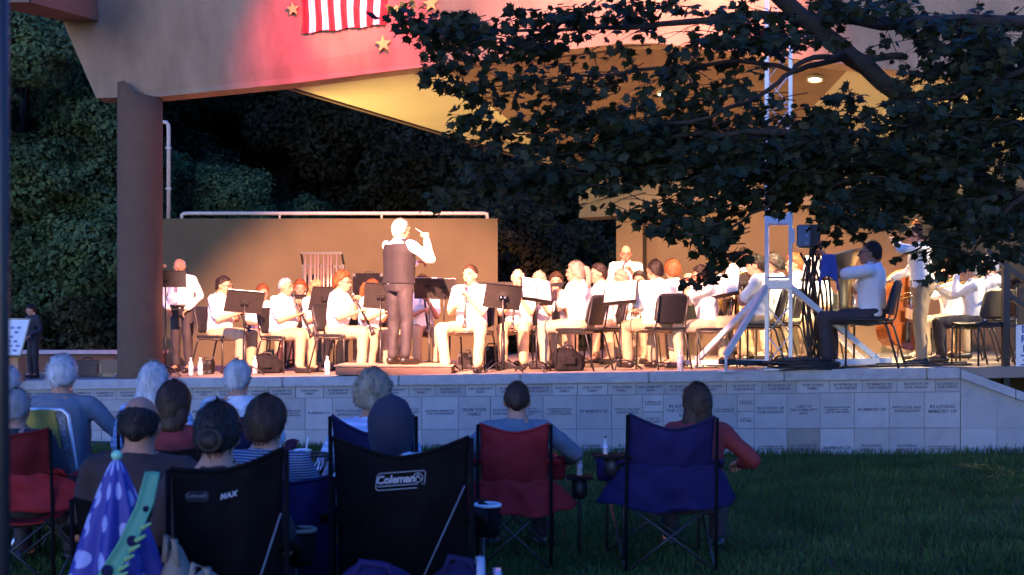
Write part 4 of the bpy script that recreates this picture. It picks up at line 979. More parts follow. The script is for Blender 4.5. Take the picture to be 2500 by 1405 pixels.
def bag(px, d, w, h, label):
    X = (px - CX) / F * d; T = thing('bag', label, 'bag', (X, d, FL(X)), 0, 'black bags on the stage floor')
    m = MB(); m.ell((0, 0, h * .42), (w / 2, .17, h * .46), None, 16, 10); m.ell((-w * .2, 0, h * .5), (w * .3, .15, h * .48)); m.ell((w * .22, .02, h * .3), (w * .3, .16, h * .32)); m.box((0, 0, .03), (w * .8, .26, .06))
    soft('bag_body', m, [M_bag], T, .02, None, .02, 7)
    m = MB(); m.tube([(-w * .25, -.02, h * .85), (-w * .1, -.04, h * 1.08), (w * .1, -.04, h * 1.0), (w * .22, -.02, h * .62)], .012, 6); m.build('strap', M_black, T)
    m = MB(); m.box((w * .02, -.168, h * .42), (w * .34, .02, h * .3), bev=.008); m.build('front_pocket', M_bag, T)
bag(655, 17.0, .44, .27, 'slumped black bag under the grey haired clarinet man'); bag(1388, 15.2, .42, .30, 'large black bag under the ponytail woman'); bag(1795, 16.4, .42, .26, 'dark bag on the floor behind the mast brace')
# boom microphone stand
ms = thing('microphone_stand', 'microphone on a long boom stand at the left of the stage', 'microphone', (W(300, 0, 16.7).x, 16.7, FL(-5.2)))
o = ms.location; m = MB(); q0 = Vector((0, 0, .0)); k = W(345, 672, 16.7) - o; tip = W(378, 660, 16.5) - o; tail = W(275, 726, 16.9) - o; ft = W(308, 905, 16.7) - o
m.tube([Vector((ft.x, 0, .05)), Vector((ft.x, 0, .9)), (tail + k) / 2 + Vector((.06, 0, 0))], .009, 8); m.build('upright', M_blackm, ms)
m = MB(); m.tube([tail, k, tip], .007, 8); m.build('boom', M_chrome, ms)
m = MB(); m.cap(tip, tip + Vector((.11, -.01, .045)), .011, .017, 10); m.ell(tip + Vector((.13, -.01, .052)), (.028, .028, .028)); m.build('microphone', M_amp, ms)
for a in (20, 140, 260):
    m = MB(); m.tube([(ft.x, 0, .12), (ft.x + .34 * math.cos(R(a)), .34 * math.sin(R(a)), .01)], .009, 6); m.build('leg', M_chrome, ms)
# poster board on its wooden stand
pb = thing('poster_board', 'white poster of small photos on slanted wooden stand at far left', 'poster', W(30, 928, 16.0))
o = pb.location; zb = FL(o.x) - o.z; m = MB(); w0, w1, w2, w3 = [W(x, y, dd) - o for x, y, dd in ((-60, 869, 15.9), (50, 869, 15.9), (74, 780, 16.25), (-50, 780, 16.25))]
m.slab([w0, w1, w2, w3], (0, .02, .0)); m.build('board', M_paper, pb)
m = MB(); nr_ = (w1 - w0).cross(w3 - w0).normalized(); nr_ = -nr_ if nr_.y > 0 else nr_
for q in range(40):
    r_, c_ = q // 6, q % 6
    if rr.random() < .12: continue
    u = .05 + c_ * .155 + (.05 if r_ % 2 else 0); v = .10 + r_ * .125; b = w0 + (w1 - w0) * u + (w3 - w0) * v + nr_ * .006
    m.slab([b, b + (w1 - w0) * .085, b + (w1 - w0) * .085 + (w3 - w0) * .06, b + (w3 - w0) * .06], nr_ * .002)
m.build('photos', mat('small_photos', (.16, .18, .30), .6, .4, 30, c2=(.35, .36, .45)), pb)
m = MB()
for a, b in ((w1, w2), (w3, w2), (w0, w1)): m.tube([a + nr_ * .004, b + nr_ * .004], .012, 4)
m.build('frame', M_soffit, pb)
m = MB(); a, b = W(-60, 872, 16.0) - o, W(44, 872, 16.0) - o; m.slab([Vector((a.x, 0, zb)), Vector((b.x, 0, zb)), b, a], (0, .25, 0)); m.build('stand', M_ply, pb)

# ------------------------------------------------------------------ lattice mast with outriggers, winch box and cables
D0 = 14.0; X0 = W(1869, 0, D0).x; XW = W(1926, 0, D0).x - X0
mast = thing('lighting_mast', 'pale blue grey lattice lighting mast with sloping braces at the stage edge', 'lighting mast', (X0, D0, FL(X0) + .02), R(0))
WD, DP_, HT = XW, .30, 4.95; ctr = Vector((WD / 2, DP_ / 2, 0)); rot = Matrix.Rotation(R(-14), 3, 'Z')
def mv(x, y, z): q = rot @ (Vector((x, y, z)) - ctr) + ctr + Vector((.05, 0, 0)); return q
for x in (0, WD):
    for y in (0, DP_):
        m = MB(); m.slab([mv(x - .019, y - .019, 0), mv(x + .019, y - .019, 0), mv(x + .019, y + .019, 0), mv(x - .019, y + .019, 0)], (0, 0, HT)); m.build('post', M_mast, mast)
for (xa, ya, xb, yb) in ((0, 0, WD, 0), (WD, 0, WD, DP_), (WD, DP_, 0, DP_), (0, DP_, 0, 0)):
    k = 0
    for q in range(20):
        z0, z1 = .05 + q * .33, .05 + (q + 1) * .33
        if z1 > HT: break
        if (2 <= q < 8): pass
        if q < 2 or q > 5: m = MB(); m.tube([mv(xa, ya, z0 if k % 2 else z1), mv(xb, yb, z1 if k % 2 else z0)], .008, 6); m.build('lattice_bar', M_mast, mast)
        if q in (2, 4, 8, 12, 16): m = MB(); m.tube([mv(xa, ya, z1), mv(xb, yb, z1)], .010, 6); m.build('lattice_bar', M_mast, mast)
        k += 1
def mz(py): return EYE + (HY - py) / F * D0 - mast.location.z
for py0, py1 in ((522, 545), (684, 705)):
    m = MB(); z0, z1 = mz(py1), mz(py0)
    for (xa, ya, xb, yb) in ((-.02, -.022, WD + .02, -.022), (WD + .022, -.02, WD + .022, DP_ + .02), (WD + .02, DP_ + .022, -.02, DP_ + .022), (-.022, DP_ + .02, -.022, -.02)):
        a, b = mv(xa, ya, z0), mv(xb, yb, z0); m.slab([a, b, b + Vector((0, 0, z1 - z0)), a + Vector((0, 0, z1 - z0))], (mv(WD / 2, DP_ / 2, z0) - (a + b) / 2).normalized() * .01)
    m.build('collar_plate', M_mast, mast)
def beam(a, b, w, h, name, mm=None):
    a, b = Vector(a), Vector(b); t = (b - a).normalized(); sd_ = t.cross(Vector((0, 0, 1))).normalized() * w / 2; up = sd_.cross(t).normalized() * h / 2
    m = MB(); m.slab([a - sd_ - up, a + sd_ - up, a + sd_ + up, a - sd_ + up], b - a); m.build(name, mm or M_mast, mast)
O = mast.location; zc = mz(700); TL = lambda px, py, d: W(px, py, d) - O
beam(mv(0, 0, zc), TL(1772, 868, 13.75), .05, .06, 'brace'); beam(mv(0, DP_, zc), TL(1700, 882, 15.1), .05, .06, 'brace')
beam(mv(WD, 0, zc), TL(2142, 878, 14.1), .05, .06, 'brace'); beam(mv(WD, DP_, zc), TL(2105, 880, 15.6), .05, .06, 'brace')
beam(mv(0, 0, .05), TL(1758, 884, 13.75), .07, .06, 'outrigger', M_blackm); beam(mv(0, DP_, .06), TL(1672, 886, 15.1), .06, .06, 'outrigger')
beam(mv(WD, 0, .05), TL(2175, 881, 14.1), .06, .07, 'outrigger'); beam(mv(WD, DP_, .05), TL(2120, 884, 15.6), .06, .06, 'outrigger')
for q in (TL(1772, 874, 13.75), TL(1700, 884, 15.1), TL(2142, 880, 14.1)):
    m = MB(); m.tube([q + Vector((0, 0, .07)), Vector((q.x, q.y, -.02 + FL(q.x + O.x) - O.z))], .018, 8); m.box((q.x, q.y, FL(q.x + O.x) - O.z + .006), (.16, .12, .012)); m.build('foot', M_mast, mast)
m = MB(); m.box(mv(WD / 2, -.02, -.01), (.42, .42, .02)); m.build('base_plate', M_mast, mast)
wb = thing('winch_box', 'black winch control box with grey front fixed to the right of the mast', 'control box', W(1972, 577, 13.95), R(-12))
m = MB(); m.box((.01, .08, 0), (.26, .22, .26), bev=.012); m.build('housing', M_black, wb)
m = MB(); m.box((-.045, -.045, .0), (.14, .03, .24), bev=.004); m.build('front_panel', mat('grey_panel', (.16, .18, .22), .5, .1), wb)
m = MB()
for z in (-.08, .0, .08): m.lathe([(0, 0), (.012, 0), (.012, .012), (0, .014)], Matrix.Translation((-.015, -.060, z)) @ Matrix.Rotation(R(90), 4, 'X'), 10)
m.build('knob', M_chrome, wb); m = MB(); m.box((-.16, .0, .0), (.03, .12, .16)); m.build('mounting_plate', M_mast, wb)
cb = thing('cable_bundle', 'bundle of black cables hanging down the right side of the mast', 'cables', W(1985, 620, 14.2)); o = cb.location
m = MB()
for i in range(14):
    a = Vector((rr.uniform(-.12, .10), rr.uniform(-.05, .15), rr.uniform(-.2, .25))); b = Vector((rr.uniform(-.10, .35), rr.uniform(-.1, .3), FL(o.x) - o.z + .03)); pts = []
    for q in range(12):
        t = q / 11; pts.append(a.lerp(b, t ** 1.2) + Vector((.06 * math.sin(t * 5 + i), .04 * math.sin(t * 4 + i * 2), 0)))
    m.tube(pts, .014, 6)
m.build('cables', M_black, cb)
co = thing('cable_coil', 'heap of coiled black cable on the stage edge at the foot of the mast', 'cable coil', (W(1968, 0, 13.72).x, 13.9, FL(3.3)))
m = MB()
for i in range(26):
    r_ = .16 + rr.random() * .17; c = Vector((rr.uniform(-.12, .14), rr.uniform(-.06, .06), .012 + i * .0042)); tl = rr.uniform(-.25, .25)
    m.tube([c + Vector((r_ * 1.15 * math.cos(a), r_ * .75 * math.sin(a), tl * .12 * math.cos(a + i))) for a in [2 * math.pi * j / 26 for j in range(26)]], .010, 6, closed=True)
m.build('coil', M_black, co)
m = MB(); pts = [Vector((W(2000 + q * 26, 0, 13.6).x, 13.62 - .011 * q + .03 * math.sin(q * 1.3), 0)) for q in range(16)]
for i in range(4): m.tube([Vector((q.x, q.y + .35 + i * .045 + .02 * math.sin(q.x * 6 + i), FL(q.x) + .014 + (.02 if i == 3 else 0))) for q in pts], .012, 6)
tag(m.build('floor_cable', M_black), 'black cables lying along the stage edge at right below the bass player', 'cables')

# ------------------------------------------------------------------ handrail and sign at the right end
hr = thing('handrail', 'dark metal stair handrail with square post at the right edge', 'handrail', (W(2455, 0, 13.6).x, 13.6, FL(5.4) - .35))
o = hr.location; m = MB(); zt = W(0, 655, 13.6).z - o.z; m.box((0, 0, zt / 2), (.07, .07, zt)); m.build('post', M_blackm, hr)
m = MB(); m.box((1.3, 0, zt / 2 - .8), (.07, .07, zt)); m.build('post', M_blackm, hr)
sl = (W(2500, 705, 13.6) - W(2405, 632, 13.6)); sl /= sl.x
for dz, nm in ((.03, 'top_rail'), (-.27, 'lower_rail')):
    a = Vector((-.22 if dz > 0 else 0, 0, zt + dz)) + sl * 0; a = Vector((a.x, 0, zt + dz + sl.z * a.x)); b = Vector((1.6, 0, zt + dz + sl.z * 1.6))
    m = MB(); m.slab([a + Vector((0, -.03, -.03)), a + Vector((0, .03, -.03)), a + Vector((0, .03, .03)), a + Vector((0, -.03, .03))], b - a); m.build(nm, M_blackm, hr)
m = MB(); m.box((-.15, .02, W(0, 796, 13.6).z - o.z), (.36, .03, .03)); m.box((.25, .02, W(0, 796, 13.6).z - o.z), (.42, .03, .03)); m.build('cross_rail', M_blackm, hr)
sg = thing('sign', 'white notice sign with blue lettering on the stair rail at the right edge', 'sign', W(2480, 858, 13.45))
hh = 128 / F * 13.45; m = MB(); ww = .46; rd = .03; P = []
for cx_, cz_, a0 in ((ww - rd, -hh / 2 + rd, -90), (ww - rd, hh / 2 - rd, 0), (rd, hh / 2 - rd, 90), (rd, -hh / 2 + rd, 180)):
    for q in range(5): a = R(a0 + q * 22.5); P.append((cx_ + rd * math.cos(a), cz_ + rd * math.sin(a)))
m.prism(P, .006, Matrix.Rotation(R(90), 4, 'X')); m.build('plate', M_paper, sg)
M_sb = mat('sign_blue', (.03, .06, .28), .6, .05)
TX = Matrix.Translation((.23, -.0075, hh / 2 - .155)) @ Matrix.Rotation(R(90), 4, 'X'); textmesh('lettering', 'Do Not\nPerform\nRepairs', .105, M_sb, sg, TX @ Matrix.Translation((-.0, 0, 0)), off=.003)
m = MB()
for q in range(5): m.box((.23, -.0072, hh / 2 - .335 - q * .05), (.36 - .05 * (q % 2), .001, .016))
m.build('small_print', M_sb, sg)

# ceiling lamps
M_lampglow = mat('lamp_glow', (.9, .8, .6), .3, .02, emit=(1, .80, .50), estr=9)
def on_ceiling(px, py, tri):
    o = Vector((0, 0, EYE)); dv = (W(px, py, 1) - o); n_ = (tri[1] - tri[0]).cross(tri[2] - tri[0]).normalized(); t = (tri[0] - o).dot(n_) / dv.dot(n_); return o + dv * t, n_
for i, (px, py, lab) in enumerate(((1990, 187, 'glowing round ceiling lamp right of the mast'), (1620, 222, 'glowing round ceiling lamp behind leaves left of the mast'))):
    c, n_ = on_ceiling(px, py, (apx, Vr, Vrb) if i == 0 else (Vf, apx, Cb))
    if n_.z > 0: n_ = -n_
    T = thing('ceiling_lamp', lab, 'ceiling lamp', c + n_ * .01, 0, 'round ceiling lamps'); T.rotation_mode = 'QUATERNION'; T.rotation_quaternion = n_.to_track_quat('Z', 'Y')
    m = MB(); m.lathe([(0, 0), (.115, 0), (.115, .05), (.095, .05), (.09, .01)], n=24); m.build('housing', M_soffit, T)
    m = MB(); m.lathe([(0, .022), (.088, .022), (.08, .034), (0, .04)], n=24); m.build('lamp_glass', M_lampglow, T)
    if i == 0: spot('ceiling_lamp_light', c + n_ * .10, c + Vector((.40, -.72, -1.3)), 720, (1, .74, .40), 68, .9, .08)
    else: spot('ceiling_lamp_light', c + n_ * .10, c + Vector((-.2, -.2, -4)), 230, WARM, 80, .9, .08)
# more lanterns: mast top, red wash, flag light, uplight behind the column
MT = Vector((X0 + .1, D0 + .1, mast.location.z + HT))
m = MB(); m.tube([MT + Vector((-.9, .1, -.1)), MT + Vector((.9, .1, -.1))], .025, 8); tag(m.build('lantern_bar', M_blackm), 'black lantern bar across the top of the lighting mast', 'bar')
lamp(MT + Vector((.5, .25, -.35)), (3.9, 16.8, 1.4), 'black stage lantern on the mast bar, aimed at the brass players', energy=1300, color=(1, .78, .44), size=60, blend=.5)
lamp(MT + Vector((-.6, .25, -.35)), (1.8, 17.0, 1.6), 'black stage lantern on the mast bar, aimed at the flutes', energy=650, color=PINK, size=58, blend=.5)
lamp(Vector((-1.2, 13.2, 7.0)), (-2.15, YF, 5.35), 'black lantern with red filter on the front of the roof, washing the flag', energy=620, color=(1, .03, .06), size=46, blend=.9)
lamp(Vector((-1.9, 13.4, 7.1)), (-2.15, YF - .1, 5.6), 'black lantern with clear lens on the front of the roof, lighting the flag', energy=130, color=(1, .66, .46), size=25, blend=.7)
lamp(Vector((3.0, 12.9, 7.2)), (1.8, YF, 5.4), 'black lantern with pink filter on the front of the roof, washing the fascia middle', energy=1000, color=(1, .33, .27), size=84, blend=.9)
m = MB(); m.tube([(-2.6, 13.3, 7.35), (3.6, 13.3, 7.35)], .03, 8)
for x in (-2.4, 3.4): m.tube([(x, 13.3, 7.35), (x, YF, 7.1)], .03, 8)
tag(m.build('lantern_boom', M_blackm), 'black lantern boom projecting from the roof above the flag', 'bar')
lamp(Vector((-5.12, 17.0, 2.3)), (-.7, 18.8, 4.7), 'black floodlight behind the round column, aimed up at the left soffit', energy=480, color=(1, .74, .24), size=66, blend=.9)
lamp(Vector((8.6, 16.9, 3.2)), (5.6, 18.4, 4.8), 'black floodlight right of the stage, aimed up at the right soffit', energy=80, color=(1, .76, .26), size=80, blend=.8)
ls = thing('lighting_stand', 'black lighting stand beside the stair at the right of the stage', 'lighting stand', (8.8, 12.6, GZ(8.8, 12.6) - .02))
m = MB(); m.tube([(0, 0, 0), (0, 0, 4.5)], .03, 8)
for a in (10, 130, 250): m.tube([(0, 0, .9), (.6 * math.cos(R(a)), .6 * math.sin(R(a)), .01)], .018, 6)
m.build('stand_pole', M_blackm, ls)
lamp(Vector((8.7, 12.75, 4.55)), (5.25, 14.95, 1.85), 'black stage lantern on the stand at right, aimed at the trombones', energy=520, color=(1, .78, .46), size=36, blend=.5, rad=.03)
# ------------------------------------------------------------------ audience on the lawn
def shirt_mat(name, c, **k): return mat(name, c, .85, .08, 12, .12, **k)
S_lblue = shirt_mat('pale_blue_shirt', (.42, .50, .62)); S_white = shirt_mat('white_blue_shirt', (.62, .66, .72)); S_slate = shirt_mat('slate_shirt', (.13, .16, .20))
S_maroon = shirt_mat('maroon_shirt', (.20, .020, .022)); S_dark = shirt_mat('dark_brown_shirt', (.035, .018, .018)); S_navy = shirt_mat('navy_shirt', (.02, .022, .06)); S_grey = shirt_mat('grey_blue_shirt', (.20, .22, .28))
S_char = shirt_mat('charcoal_shirt', (.03, .03, .04))
def striped(name, c1, c2, axis='Z', scale=26):
    m = mat(name, c1, .85, .05); n, l = m.node_tree.nodes, m.node_tree.links; p = n['Principled BSDF']
    tc = n.new('ShaderNodeTexCoord'); w = n.new('ShaderNodeTexWave'); w.bands_direction = axis; w.inputs['Scale'].default_value = scale; w.inputs['Distortion'].default_value = .4
    r = n.new('ShaderNodeValToRGB'); r.color_ramp.interpolation = 'CONSTANT'; r.color_ramp.elements[1].position = .62
    r.color_ramp.elements[0].color = tuple(c1) + (1,); r.color_ramp.elements[1].color = tuple(c2) + (1,)
    l.new(tc.outputs['Object'], w.inputs[0]); l.new(w.outputs[1], r.inputs[0]); l.new(r.outputs[0], p.inputs['Base Color']); return m
S_strip = striped('navy_striped_shirt', (.022, .025, .06), (.26, .29, .40)); S_plaid = striped('plaid_shirt', (.30, .38, .58), (.46, .54, .72), 'Z', 9)
AUD = 'concert goers seated on the lawn'
def aud(label, px, d, ytop, **k):
    X = (px - CX) / F * d; k.setdefault('sink', .10); k.setdefault('group', AUD); k.setdefault('face', 0); k.setdefault('vox', .012); k.setdefault('lean', -6)
    k.setdefault('hands', ((-.17, .26, .60), (.17, .26, .60))); k.setdefault('pants', M_dark); k.setdefault('kw', .16); k.setdefault('aw', .16); k.setdefault('foot', .08)
    return person(label, px, d, ytop, floor=GZ(X, d), **k)
def camp_chair(label, px, d, ytop, w, mb_, ml=None, face=0, sag=.10, skirt=0.0, zs=.62, cup=(0, 0), cupm=None, arm=True, tiltx=0.0, low=.36, brace=False):
    ml = ml or mb_; X = (px - CX) / F * d; z0 = GZ(X, d); H = EYE + (HY - ytop) / F * d - z0
    T = thing('camp_chair', label, 'camp chair', (X, d + .38, z0), -R(face), 'folding camp chairs on the lawn')
    def bf(u, v):
        c = 2 * u - 1; zt = H - sag * (1 - abs(c) ** 1.5) + tiltx * c; zb = low; z = zt + (zb - zt) * v
        y = -.40 + .17 * v - .075 * (1 - c * c) * math.sin(math.pi * min(1, .12 + v * .9)) + .016 * noise.noise((u * 5, v * 5, px * .1)) + .005 * math.sin(c * 9 + v * 5) + .006 * noise.noise((u * 14 + v * 6, v * 4, px * .2)) * (1 - v * .5)
        return (c * w / 2 * (1 - .05 * v * (1 - v) * 2), y, z)
    m = MB(); m.grid(bf, 22, 22, thick=.005); bk = m.build('backrest', mb_, T)
    m = MB()
    m.tube([Vector(bf(u / 22, 0)) + Vector((0, 0, .0)) for u in range(23)], .009, 6); m.build('hem', M_blk if mb_ is M_blk else M_navy2 if mb_ is M_navy else mb_, bk)
    m = MB(); m.grid(lambda u, v: ((2 * u - 1) * w / 2 * .98, -.22 + .50 * v, .40 - .05 * (1 - (2 * u - 1) ** 2) + .03 * v), 12, 10, thick=.006); m.build('seat', ml, T)
    hw = w / 2 + .012
    if skirt:
        def sf(u, v):
            c = 2 * u - 1; ww = w / 2 + .015 + (skirt * (v ** .8)) * (1 if abs(c) > .5 else 1)
            fl_ = max(0, abs(c) - .6) / .4
            return (c * ww, -.335 - .05 * (1 - c * c) + .16 * fl_ * v + .022 * math.sin(c * 11 + 1) * v + .02 * noise.noise((c * 3, v * 3, px)), zs + .03 * noise.noise((c * 2, px, 0)) - (zs - low + .01 + .05 * fl_ * math.sin(c * 7 + 2) - .07 * fl_) * v)
        m = MB(); m.grid(sf, 34, 14, thick=.006); m.build('draped_cover', ml, T)
    for sx in (-1, 1):
        m = MB(); m.tube([(sx * hw, -.36, .0), (sx * hw, -.37, .40), (sx * hw * .99, -.405, H + tiltx * sx - .005)], .0105, 8); m.build('rear_post', M_blk, T)
        m = MB(); m.tube([(sx * (hw + .03), .30, 0), (sx * (hw + .03), .28, .64)], .0105, 8); m.build('front_post', M_blackm, T)
        m = MB(); m.tube([(sx * hw, -.36, .02), (-sx * hw * .96, -.33, .42)], .0085, 8); m.tube([(sx * (hw + .03), .30, .02), (-sx * hw * .96, .27, .43)], .0085, 8)
        m.tube([(sx * hw, -.35, .02), (sx * (hw + .02), .28, .40)], .0085, 8); m.build('cross_leg', M_blackm, T)
        for y in (-.36, .30):
            m = MB(); m.ell((sx * (hw + (.03 if y > 0 else 0)), y, .012), (.022, .022, .014), None, 10, 6); m.build('foot_cap', M_black, T)
        if arm:
            m = MB(); m.grid(lambda u, v: (sx * (hw + .012) + (u - .5) * .085, -.36 + .66 * v, .66 - .035 * math.sin(v * math.pi) - .012 * (2 * u - 1) ** 2 + (.03 if v < .1 else 0)), 4, 10, thick=.008); m.build('armrest', ml, T)
            if cup[(sx + 1) // 2]:
                m = MB(); cy = .20; m.lathe([(.045, .50), (.055, .53), (.060, .645), (.056, .645), (.050, .53), (.0, .51)], Matrix.Translation((sx * (hw + .055), cy, 0)), 16); ch_ = m.build('cup_holder', ml, T)
                if cupm:
                    m = MB(); m.tube([(sx * (hw + .055) + .058 * math.cos(a), cy + .058 * math.sin(a), .648) for a in [2 * math.pi * j / 20 for j in range(20)]], .009, 8, closed=True); m.build('cup_trim', cupm, ch_)
    if brace:
        m = MB(); m.tube([(hw * .90, -.425, H * .80), (hw * .30, -.44, .42), (-hw * .05, -.40, .12)], .0036, 6); m.build('back_brace', M_steel, T)
    return T, H, bf
def uptext(T, name, body, size, u, v, bf, mt, shear=0, off=0, dz=0, dx=0, roll=0):
    c = Vector(bf(u, v)); a = (Vector(bf(u + .05, v)) - Vector(bf(u - .05, v))).normalized(); dn_ = (Vector(bf(u, v + .05)) - Vector(bf(u, v - .05))).normalized(); nn = a.cross(-dn_).normalized()
    if nn.y > 0: nn = -nn
    Mx = Matrix((a, -dn_, nn)).transposed().to_4x4(); Mx.translation = c + nn * .012 + a * dx - dn_ * dz
    return Mx @ Matrix.Rotation(R(roll), 4, 'Z')
def roundrect(w, h, r, n=5):
    P = []
    for cx_, cy_, a0 in ((w / 2 - r, -h / 2 + r, -90), (w / 2 - r, h / 2 - r, 0), (-w / 2 + r, h / 2 - r, 90), (-w / 2 + r, -h / 2 + r, 180)):
        for q in range(n): a = R(a0 + 90 * q / (n - 1)); P.append(Vector((cx_ + r * math.cos(a), cy_ + r * math.sin(a), 0)))
    return P
def logo(T, Mx, w, h, mt):
    m = MB(); sh = Matrix.Identity(4); sh[0][1] = .18
    m.tube([Mx @ sh @ p_ for p_ in roundrect(w, h, h * .2)], h * .022, 5, closed=True)
    m.tube([Mx @ sh @ Vector((-w * .47, -h * .27, 0)), Mx @ sh @ Vector((w * .47, -h * .27, 0))], h * .026, 5)
    g = Vector((w * .36, h * .10, 0)); m.tube([Mx @ (g + Vector((math.cos(a), math.sin(a), 0)) * h * .27) for a in [2 * math.pi * j / 16 for j in range(16)]], h * .025, 5, closed=True)
    for a in (-.5, .5): m.tube([Mx @ (g + Vector((h * .20 * a * 2, -h * .16, 0))), Mx @ (g + Vector((h * .10 * a, h * .05, 0))), Mx @ (g + Vector((-h * .12 * a, h * .16, 0)))], h * .035, 5)
    lg = m.build('logo', mt, T)
    textmesh('logo_lettering', 'Coleman', h * .66, mt, T, Mx @ Matrix.Translation((-w * .11, h * .08, 0)), shear=.18, off=h * .016, spacing=.94)

# far row, close to the stage wall
aud('white haired person cut off by the left edge, close to the stage wall', 10, 8.4, 903, hair=('wavy', H_white), shirt=S_grey, fem=True)
a = aud('white haired man in grey blue shirt on the lawn chair with yellow towel', 148, 8.3, 876, hair=('wavy', H_white), shirt=S_slate, sleeve='long', hands=((-.26, .24, .66), (.29, .24, .66)), poles=((-.8, -.3, -.6), (.8, -.3, -.6)), sink=.04, skin=M_skin[0])
aud('woman with long smooth white hair left of the man in pale shirt', 372, 8.3, 892, hair=('long', H_white), shirt=S_plaid, fem=True)
aud('man with short white hair in pale blue shirt near the stage wall', 578, 8.7, 883, hair=('short', H_white), shirt=S_white, look=(6, 2), glasses=True)
aud('brown haired woman in maroon shirt between white haired woman and bald man', 420, 7.0, 941, hair=('bob', H_brown), shirt=S_maroon, fem=True)
aud('woman with tousled grey blond hair in pale blue plaid shirt behind the hooded person', 910, 7.0, 916, hair=('curly', H_ash), shirt=S_plaid, fem=True, look=(10, 6), sleeve='long', hands=((-.30, .25, .62), (.2, .3, .6)))
aud('brown haired man in slate blue shirt on the maroon chair in the middle', 1262, 7.75, 936, hair=('crop', H_brown), shirt=S_slate, sleeve='long', belly=.05, hands=((-.26, .22, .62), (.34, .30, .62)), poles=((-.8, -.3, -.6), (.9, -.3, -.5)))
fw = aud('woman with long brown hair in dark red lettered shirt on the navy chair at right', 1702, 7.75, 942, hair=('long', H_brown), shirt=S_maroon, fem=True, lean=-2, face=6, look=(-4, 0), sleeve='long', hands=((-.2, .26, .60), (.30, .26, .62)), poles=((-.6, -.3, -1), (.9, -.4, -.6)))
cp = fw['M'] @ Vector((-.075, -.150, .43 + .395)); Mx = Matrix.Translation(cp) @ Matrix.Rotation(fw['rz'], 4, 'Z') @ Matrix.Rotation(R(90 + 14), 4, 'X')
textmesh('shirt_lettering', 'FL', .085, M_white, fw['T'], fw['T'].matrix_basis.inverted() @ Mx, off=.004)
# nearer row
aud('grey haired person on the maroon chair at the left edge', 34, 7.25, 955, hair=('short', H_grey), shirt=S_char)
aud('bald man in dark brown shirt left of the woman with the hair bun', 336, 5.15, 970, hair=('bald', H_dark), shirt=S_dark, skin=M_skin[1], belly=.03)
aud('woman with dark hair in a bun on the black chair marked MAX', 527, 4.85, 992, hair=('bun', H_dark), shirt=S_dark, fem=True)
aud('youngster with thick brown hair in navy striped shirt', 648, 5.75, 978, hair=('full', H_brown), stripe=S_strip, look=(12, 0), fem=True)
hd = aud('person in dark navy hood on the large black chair', 953, 5.75, 985, hair=('short', H_dark), hood=mat('navy_hood', (.022, .020, .045), .9, .12, 8, .2, bscale=150), shirt=S_white, sleeve='long', hands=((-.36, .16, .40), (.2, .3, .6)), poles=((-1, -.3, -.2), (.6, -.3, -1)), look=(-6, 0), lean=-4)
# chairs
camp_chair('maroon camp chair with a draped cover at the left edge of the lawn', 22, 6.9, 1046, .46, M_redd, M_red, sag=.04, skirt=.25, zs=.66, low=.46)
T, H, bf = camp_chair('black camp chair marked MAX under the woman with the hair bun', 512, 4.50, 1118, .40, M_blk, face=-10, sag=.04, tiltx=.033, low=.22, brace=True, cup=(0, 1), cupm=M_tan)
Mx = uptext(T, '', '', 0, .34, .12, bf, None, dx=-.04, dz=0, roll=2); logo(T, Mx, .080, .033, mat('logo_grey', (.10, .10, .12), .7, .05))
Mx = uptext(T, '', '', 0, .50, .12, bf, None, roll=3); textmesh('logo_lettering', 'MAX', .026, M_logo, T, Mx, shear=.2, off=.0012, spacing=1.15)
camp_chair('low navy camp chair under the youngster in stripes', 716, 5.45, 1160, .34, M_navy, sag=.03, low=.25, cup=(0, 1), cupm=M_grey_trim if 'M_grey_trim' in globals() else M_slate_trim if 'M_slate_trim' in globals() else M_alu)
camp_chair('navy camp chair with black posts under the tousled haired woman', 912, 6.45, 1014, .43, M_navy2, sag=.10, skirt=0, cup=(1, 0))
T, H, bf = camp_chair('large black camp chair with a white lantern logo on its back', 980, 5.25, 1066, .58, M_blk, sag=.085, low=.26, brace=True, cup=(0, 1), cupm=M_armw)
Mx = uptext(T, '', '', 0, .50, .14, bf, None, dx=0, roll=3); logo(T, Mx, .205, .072, M_logo)
camp_chair('maroon camp chair under the brown haired man in the middle', 1256, 7.42, 1034, .42, M_red, sag=.055, skirt=.17, zs=.56, low=.36, cup=(0, 1))
camp_chair('deep blue camp chair with flared cover at right of the lawn', 1632, 7.35, 1014, .52, M_navy, sag=.085, tiltx=-.01, skirt=.16, zs=.66, low=.40, cup=(1, 1), face=-3)
camp_chair('dark camp chair under the bald man, mostly hidden by the umbrella', 325, 4.95, 1215, .46, M_blk, sag=.05, low=.3)
camp_chair('dark camp chair of the man in pale blue shirt', 582, 8.35, 1010, .45, M_navy2, sag=.03)
camp_chair('dark camp chair of the woman with smooth white hair', 380, 7.95, 1040, .45, M_navy2, sag=.04)
camp_chair('black camp chair under the brown haired woman in maroon', 422, 6.65, 1085, .45, M_blk, sag=.04)
camp_chair('dark camp chair of the person cut off by the left edge', 5, 8.05, 1010, .45, M_navy2, sag=.04)

